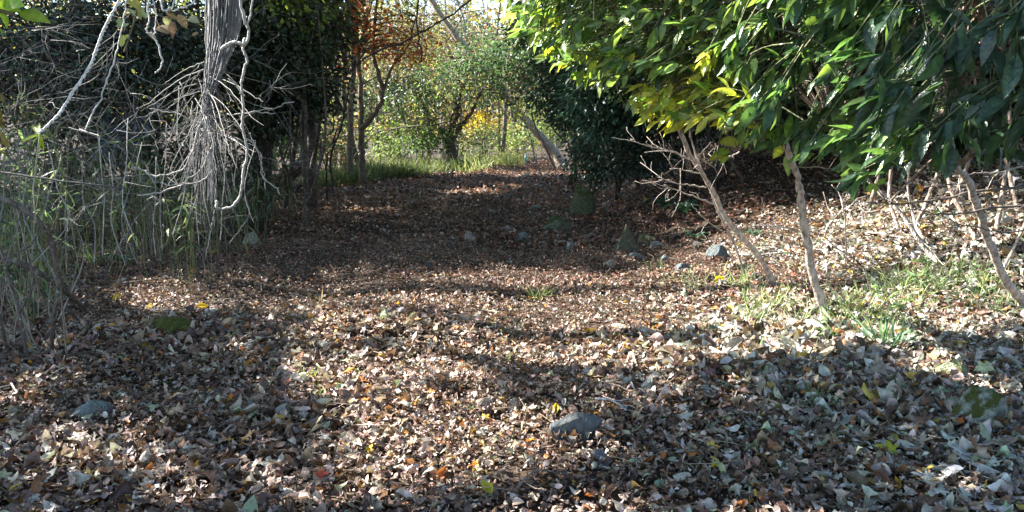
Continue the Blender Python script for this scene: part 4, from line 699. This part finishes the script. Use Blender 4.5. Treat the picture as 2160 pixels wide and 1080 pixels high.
stone(1850, 935, 50, 26, 'half-buried dark stone left of the large rounded stone', (.12, .10, .09), 'stone', 28)
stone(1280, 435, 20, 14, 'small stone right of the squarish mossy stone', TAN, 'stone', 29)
stone(1110, 372, 26, 9, 'low stone at the far end of the path', TAN, 'stone', 30)
tag(stone(343, 697, 110, 30, 'moss-covered hump in the shade on the left', (.075, .085, .022), 'mossy', 31, .8, sink=.6, name='moss_mound'), None, 'moss')
for i, (a_, b_, w_) in enumerate([(1100, 500, 22), (1290, 560, 24), (1440, 570, 26), (1475, 520, 20), (1250, 500, 20), (1560, 560, 26), (1600, 585, 22), (1150, 545, 18), (1385, 520, 20), (1240, 545, 16), (905, 560, 16), (860, 500, 16), (1130, 440, 16), (1040, 450, 14)]):
    stone(a_, b_, w_*1.3, w_*.75, 'one of the small half-buried stones scattered along the shaded path and bank foot', [GR, TAN, BL, (.13, .12, .10)][i % 4], 'stone', 60+i)['group'] = 'small half-buried stones along the shaded path'
# green fruit
f = MB(); c = G(1089, 716)+[0, 0, .022]; th = np.linspace(0, pi, 9)
for a_ in range(1): f.tube([c+[0, 0, -.024*cos(t_)] for t_ in th], np.maximum(.024*np.sin(th), .0015), (.10, .11, .03), 12)
tag(f.build('fallen_fruit', M['stone'], None, c), 'small round olive-green fruit lying in the leaves near the centre', 'fruit')
# sticks lying about
def stick(label, pts, r, col=(.22, .17, .13), subs=0):
    P_ = [G(a_, b_)+[0, 0, .03+l] for a_, b_, l in pts]; t = thing('stick', label, 'stick', P_[0]); mb = MB(); s = spline(P_, 5, r*.2); mb.tube(s, np.linspace(r, r*.6, len(s)), col, 7); mb.build('shaft', M['bark'], t)
    if subs:
        mb = MB()
        for i in range(subs): j = rng.integers(2, len(s)-1); d = unit(s[-1]-s[0]+rng.normal(0, .8, 3)*[1, 1, .3]*np.linalg.norm(s[-1]-s[0])); mb.tube([s[j], s[j]+d*.08, s[j]+d*.15+[0, 0, .02]], [r*.6, r*.4, r*.2], col, 5)
        mb.build('twig', M['bark'], t)
stick('long thin straight stick in the lower left shade', [(85, 776, .02), (180, 765, .03), (280, 742, .03)], .006, (.13, .1, .08), 1)
stick('short thick broken branch standing up in the left litter', [(493, 690, .02), (503, 675, .06), (514, 668, .10)], .014, (.15, .11, .09))
stick('pale thin stick at the lower left edge', [(8, 810, .02), (28, 840, .04), (52, 868, .02)], .007, (.35, .3, .26), 1)
stick('pale splintered stick right of the wedge-shaped stone', [(1255, 875, .05), (1290, 880, .05), (1320, 892, .03)], .006, (.5, .46, .42), 3)
stick('curved brown twig at the bottom centre right', [(1085, 1068, .03), (1130, 1040, .06), (1180, 1035, .04)], .005, (.2, .15, .12), 2)
stick('bundle of pale twigs at the lower right', [(1970, 960, .02), (2020, 968, .03), (2110, 965, .03)], .007, (.3, .26, .21), 4)
stick('dark upright stick near the bottom right corner', [(2140, 1015, .03), (2138, 1040, .05), (2136, 1070, .03)], .009, (.12, .1, .09))
stick('long twig lying across the shaded leaves at the left', [(250, 610, .02), (330, 606, .04), (430, 595, .03)], .007, (.14, .11, .09), 2)
stick('thin stick in the sunlit band near the centre', [(950, 735, .02), (985, 742, .03), (1030, 735, .02)], .004, (.2, .15, .12), 1)
stick('pale stick beneath the curved trunk on the sunlit ground', [(1555, 548, .03), (1590, 552, .04), (1650, 546, .03)], .012, (.4, .37, .33))
stick('curled pale bark strip in the right middle litter', [(1320, 790, .02), (1330, 778, .07), (1345, 790, .02)], .006, (.55, .48, .40))
stick('dark twig lying on the far path edge', [(870, 372, .03), (900, 380, .05), (960, 370, .03)], .03, (.06, .045, .04), 2)
# ================================================================== grass, ferns, weeds
gT = [blade(.022, 4, .45, .2), blade(.03, 4, .7, .1), blade(.018, 4, .2, .3)]
def tuft(mb, x, y, n, h, cols, rad, lean=.5):
    bx = x+rng.normal(0, rad, n); by = y+rng.normal(0, rad, n); p = np.stack([bx, by, hgt(bx, by)], 1); X = unit(np.stack([rng.normal(0, lean, n), rng.normal(0, lean, n), np.ones(n)], 1)); N = unit(np.cross(X, rvec(n))+[0, 0, .2]); c = pick(cols, n, .2); s = h*rng.uniform(.5, 1.2, n); ti = rng.integers(0, 3, n)
    for k in range(3): m = ti == k; mb.leaves(gT[k], p[m], X[m], N[m], s[m], c[m])
GC = [(.16, .22, .07), (.26, .30, .12), (.38, .36, .18), (.10, .15, .05)]
mb = MB()
for i in range(900):
    px = rng.uniform(660, 965); py = np.interp(px, [660, 740, 830, 965], [400, 388, 376, 362])-rng.uniform(0, 1)**1.5*np.interp(px, [660, 830, 965], [10, 22, 8]); q = G(px, py); tuft(mb, q[0], q[1], 12, .42*rng.uniform(.5, 1.2), [(.07, .10, .04), (.12, .15, .06), (.19, .19, .09)], .18)
for i in range(260):
    px = rng.uniform(975, 1100); py = rng.uniform(348, 366)-(px-975)*.05; 
    if px > 1010 and py > 352: continue
    q = G(px, py); tuft(mb, q[0], q[1], 10, .5*rng.uniform(.4, 1.2), [(.26, .28, .12), (.36, .34, .16), (.18, .22, .08)], .2)
tag(mb.build('verge_grass', M['grass']), kind='stuff', label='soft green grass on the verge left of the path')
mb = MB(); BN = [(.18, .26, .11), (.30, .37, .18), (.48, .50, .32), (.11, .17, .08)]
for cx, cy, rx, ry, k in [(1620, 640, 60, 30, 26), (1700, 690, 50, 20, 18), (1900, 620, 90, 40, 46), (1980, 590, 60, 20, 22), (1850, 700, 60, 30, 26), (2080, 600, 60, 40, 20), (1560, 600, 40, 20, 14), (1780, 650, 50, 25, 16), (1590, 690, 40, 20, 10), (2120, 650, 40, 20, 12), (1450, 600, 50, 14, 9), (1650, 770, 60, 20, 5)]:
    for i in range(int(k*2.2)):
        q = G(cx+rng.normal(0, .6)*rx, cy+rng.normal(0, .6)*ry); tuft(mb, q[0], q[1], rng.integers(4, 10), .15*rng.uniform(.5, 1.2), BN, .03, .9)
tag(mb.build('bank_grass', M['grass']), kind='stuff', label='thin pale grass growing through the sunlit leaves on the right bank')
def tuft_thing(px, py, label, n=22, h=.12, cols=GC, rad=.02, cat='grass tuft', name='grass_tuft'):
    q = G(px, py); mb = MB(); tuft(mb, q[0], q[1], n, h, cols, rad, .7); tag(mb.build(name, M['grass'], None, q), label, cat)
tuft_thing(1132, 636, 'lone green grass tuft in the centre of the sunlit band', 34, .16)
tuft_thing(668, 650, 'dry straw-coloured tuft in the sunlit band on the left', 26, .13, [(.45, .38, .25), (.35, .3, .2)])
tuft_thing(318, 712, 'single bright green blade pair in the shade on the left', 4, .12, [(.25, .42, .05)], .008)
tuft_thing(302, 766, 'small bright seedling below the moss hump', 5, .08, [(.22, .36, .05)], .012)
tuft_thing(342, 745, 'tiny bright green shoot right of the small seedling', 3, .08, [(.28, .42, .06)], .006)
tuft_thing(402, 778, 'spreading bright green grass tuft in the lower left', 9, .07, [(.24, .38, .05)], .02)
tuft_thing(655, 815, 'yellow-green sprouting tuft in the sunlit patch left of centre', 16, .12, [(.36, .42, .10), (.26, .34, .08)], .02)
tuft_thing(683, 838, 'low green sprout right of the yellow-green tuft', 9, .08, [(.24, .36, .08)], .015)
tuft_thing(342, 810, 'single green leaf blade standing above the long grey stone', 3, .10, [(.2, .32, .06)], .008)
tuft_thing(1418, 735, 'dark green grass tuft below the white stone', 30, .15, [(.06, .11, .04), (.10, .16, .06)], .03)
tuft_thing(1870, 745, 'tall blue-green grass tuft at the shade edge on the right', 40, .28, [(.08, .16, .09), (.14, .24, .12)], .04)
tuft_thing(1680, 860, 'dark green tuft in the lower right shade', 46, .13, [(.05, .09, .03), (.08, .13, .05)], .06)
tuft_thing(1645, 1020, 'dark tuft near the bottom right of centre', 34, .10, [(.05, .09, .03), (.08, .12, .05)], .04)
tuft_thing(1800, 850, 'small dark tuft left of the large mossy stone', 26, .11, [(.05, .09, .03), (.08, .12, .05)], .05)
tuft_thing(200, 560, 'arching bright bamboo shoots at the left edge of the litter', 14, .30, [(.3, .38, .18), (.2, .28, .12)], .06)
tuft_thing(1380, 575, 'faint green tuft below the little upright stone', 22, .16, [(.08, .13, .05)], .05)
for (px, py, h, n, r, lb) in [(1870, 690, .30, 7, .10, 'low dwarf bamboo seedlings among the grass on the sunlit right'), (1740, 720, .26, 5, .08, 'small dwarf bamboo seedling right of the curved trunk base'), (2060, 630, .32, 7, .14, 'dwarf bamboo seedlings left of the right-hand trunk base'), (1950, 610, .30, 6, .12, 'dwarf bamboo seedlings below the slim laurel')]:
    q = G(px, py); bamboo(q[0], q[1], h, n, r, lb, [(.22, .32, .14), (.14, .22, .10)], None, 0, .11, 6)
def fern(px, py, L, n, label, cols=[(.04, .085, .05), (.06, .11, .06)]):
    q = G(px, py); t = thing('fern', label, 'fern', q); T = blade(.16, 3, .1, .1)
    for i in range(n):
        a_ = 2*pi*i/n+rng.normal(0, .25); l = L*rng.uniform(.7, 1.1); d = np.array([cos(a_), sin(a_), 0]); s = spline([q, q+d*l*.45+[0, 0, l*.45], q+d*l+[0, 0, l*.25]], 8); f = MB(); f.tube(s, .002, cols[0], 4, False)
        idx = np.arange(3, len(s)); tt = np.gradient(s, axis=0)[idx]; tt = unit(tt); sd = np.cross(tt, [0, 0, 1.]); u = np.linspace(0, 1, len(idx))
        for sg in (-1, 1): f.leaves(T, s[idx], unit(sd*sg+tt*.35+[0, 0, -.1]), np.cross(tt, sd)*-1, l*.30*(1-u*.85), pick(cols, len(idx), .1))
        f.build('frond', M['dark'], t)
fern(1440, 455, .42, 9, 'larger dark fern on the shaded bank left of the crossing trunks')
fern(1400, 438, .34, 8, 'dark fern higher up the bank behind the larger fern')
fern(1466, 505, .20, 7, 'small bright fern on the bank beside the bluish stone', [(.07, .15, .09), (.05, .11, .07)])
fern(1590, 500, .20, 6, 'small dim fern between the crossing trunks and the curved trunk')
fern(260, 560, .28, 7, 'small fern at the foot of the left thicket')
# ================================================================== standout fallen leaves
def oneleaf(px, py, wpx, col, label, T, yaw=0, tilt=.5):
    q = G(px, py); L = wpx*q[1]/F; mb = MB(); X = np.array([[cos(yaw), sin(yaw), .1]]); N = np.array([[-.15, -tilt, 1.]]); N = unit(N); X = unit(X-N*(X*N).sum()); mb.leaves(T, (q+[0, 0, .055]-X[0]*L*.5)[None], X, N, np.array([L]), np.array(col))
    tag(mb.build('fallen_leaf', M['leaf'], None, q), label, 'leaf')
MT = [maple(5, .42, .25, s) for s in (11, 12, 13)]; O1 = crumple(.3, 7, 3, .25); O2 = crumple(.24, 7, 8, .3)
oneleaf(1028, 1058, 44, (.55, .45, .04), 'clear yellow oval leaf at the bottom centre', O1, 2.2)
oneleaf(40, 1062, 32, (.60, .46, .03), 'yellow leaf in the bottom left corner', O2, 1)
oneleaf(262, 1074, 34, (.50, .42, .04), 'yellow-green leaf on the bottom edge left of centre', O1, .4)
oneleaf(590, 908, 26, (.60, .34, .02), 'orange-yellow leaf under the large pale curled leaf', O2, .2)
oneleaf(596, 890, 36, (.45, .43, .42), 'large pale curled leaf above an orange-yellow leaf', O1, 1.1, .9)
oneleaf(320, 660, 30, (.6, .38, .02), 'yellow leaf left of the red-brown pile in the left sunlit patch', MT[0], .3)
oneleaf(430, 664, 24, (.65, .42, .02), 'yellow leaf beside the flat white stone on the left', O2, 0)
oneleaf(408, 666, 14, (.6, .2, .02), 'orange leaf left of the flat white stone', O1, 1)
oneleaf(452, 540, 20, (.6, .42, .02), 'yellow leaf left of the pale pointed stone', MT[1], .5)
oneleaf(80, 566, 26, (.65, .38, .02), 'glowing yellow leaf under the dwarf bamboo at the left edge', MT[2], .5, .9)
oneleaf(248, 644, 24, (.65, .4, .02), 'bright yellow leaf right of the long dark bough', O1, 1.3, .9)
oneleaf(780, 972, 28, (.65, .42, .03), 'yellow leaf in the lower sunlit patch left of centre', MT[0], 1)
oneleaf(524, 784, 26, (.55, .22, .02), 'orange leaf near the left shade boundary', MT[1], .4)
oneleaf(320, 1020, 36, (.52, .17, .03), 'orange-brown leaf standing in the bottom left', O1, 1.6, .9)
oneleaf(680, 1028, 44, (.28, .045, .025), 'dark red leaf at the bottom left of centre', MT[2], .2)
oneleaf(934, 1030, 38, (.48, .14, .03), 'upright orange-brown leaf left of the bottom centre', O1, 1.3, .9)
oneleaf(1172, 888, 30, (.62, .42, .02), 'yellow leaf against the left end of the wedge-shaped stone', O2, 1.4, .9)
oneleaf(1868, 972, 60, (.42, .42, .05), 'yellow-green lobed leaf at the lower right', MT[0], 2.8)
oneleaf(1512, 1012, 30, (.60, .5, .02), 'narrow yellow leaf at the bottom right of centre', O2, .1)
oneleaf(1548, 992, 62, (.36, .31, .27), 'large grey-brown lobed leaf left of the narrow yellow leaf', MT[1], .8)
oneleaf(1784, 910, 48, (.36, .38, .36), 'large pale grey lobed leaf in the lower right shade', MT[2], 1.2)
oneleaf(2030, 920, 60, (.36, .36, .35), 'large folded pale leaf leaning on the large rounded stone', MT[0], .4, .9)
oneleaf(1890, 838, 32, (.30, .42, .30), 'pale mint-green leaf left of the rounded mossy stone', O1, 0)
oneleaf(1516, 744, 30, (.60, .42, .02), 'yellow leaf below the white sunlit stone', MT[1], .6)
oneleaf(1518, 606, 28, (.65, .46, .02), 'bright yellow leaf in the sun left of the crossing trunk bases', O2, .5)
oneleaf(1325, 790, 26, (.55, .46, .38), 'ring-curled pale leaf right of centre', crumple(.4, 7, 5, .9), 1.3, .9)
# ================================================================== far things: post, tarp
pt = thing('marker_post', 'small turquoise post at the far end of the path', 'post', G(1109, 350)); q = G(1109, 350); mb = MB(); mb.tube([q, q+[0, 0, .42]], .04, (.16, .38, .35), 10); mb.build('pole', M['paint'], pt); mb = MB(); mb.tube([q+[0, 0, .42], q+[0, 0, .46]], [.045, .035], (.6, .6, .58), 10); mb.build('cap', M['paint'], pt)
c = P(258, 292, 12.5); mb = MB(); u, v = np.meshgrid(np.linspace(-1, 1, 14), np.linspace(-1, 1, 10)); nn = 14*10
V = np.stack([c[0]+u*.42, c[1]+.12*np.sin(u*5+v*3)+.1*v, c[2]+v*.38+.05*np.sin(u*6)], -1).reshape(-1, 3); i_ = (np.arange(9)[:, None]*14+np.arange(13)).ravel(); Fq = np.vstack([np.stack([i_, i_+1, i_+15], 1), np.stack([i_, i_+15, i_+14], 1)])
mb.add(np.vstack([V, V+[0, .02, 0]]), np.vstack([Fq, Fq[:, ::-1]+nn]), (.12, .20, .42)); tag(mb.build('tarpaulin', M['tarp'], None, c), 'crumpled blue tarpaulin glimpsed through the left thicket', 'tarpaulin')
FLB()
# ------------------------------------------------------------------ labels of the repeats: which one it is, counted from the left as seen
bpy.context.view_layer.update()
ORD = 'first second third fourth fifth sixth seventh eighth ninth tenth eleventh twelfth thirteenth fourteenth fifteenth sixteenth seventeenth eighteenth nineteenth twentieth'.split()
def number(group, fmt, sel=lambda px: True):
    q = [(float(proj(np.array(o.location)[None])[0][0]), o) for o in SC.objects if o.parent is None and o.get('group') == group]; q = sorted([t for t in q if sel(t[0])], key=lambda t: t[0])
    for i, (px, o) in enumerate(q): o['label'] = fmt % ORD[i]
number('thin vine strands hanging in a curtain on the left', 'thin pale vine strand, %s from the left in the hanging curtain')
number('small half-buried stones along the shaded path', 'small half-buried stone, %s from the left of those along the shaded path')
for g_, nm_ in (('yellow-green woodland trees beyond the path', 'yellow-green slender tree'), ('half-bare woodland trees beyond the path', 'half-bare slender rusty tree'), ('olive woodland trees beyond the path', 'olive slender tree')):
    number(g_, nm_+' behind the left thicket, %s of its kind from left', lambda px: px < 690)
    number(g_, nm_+' in the open far wood, %s from left of its kind', lambda px: px >= 690)
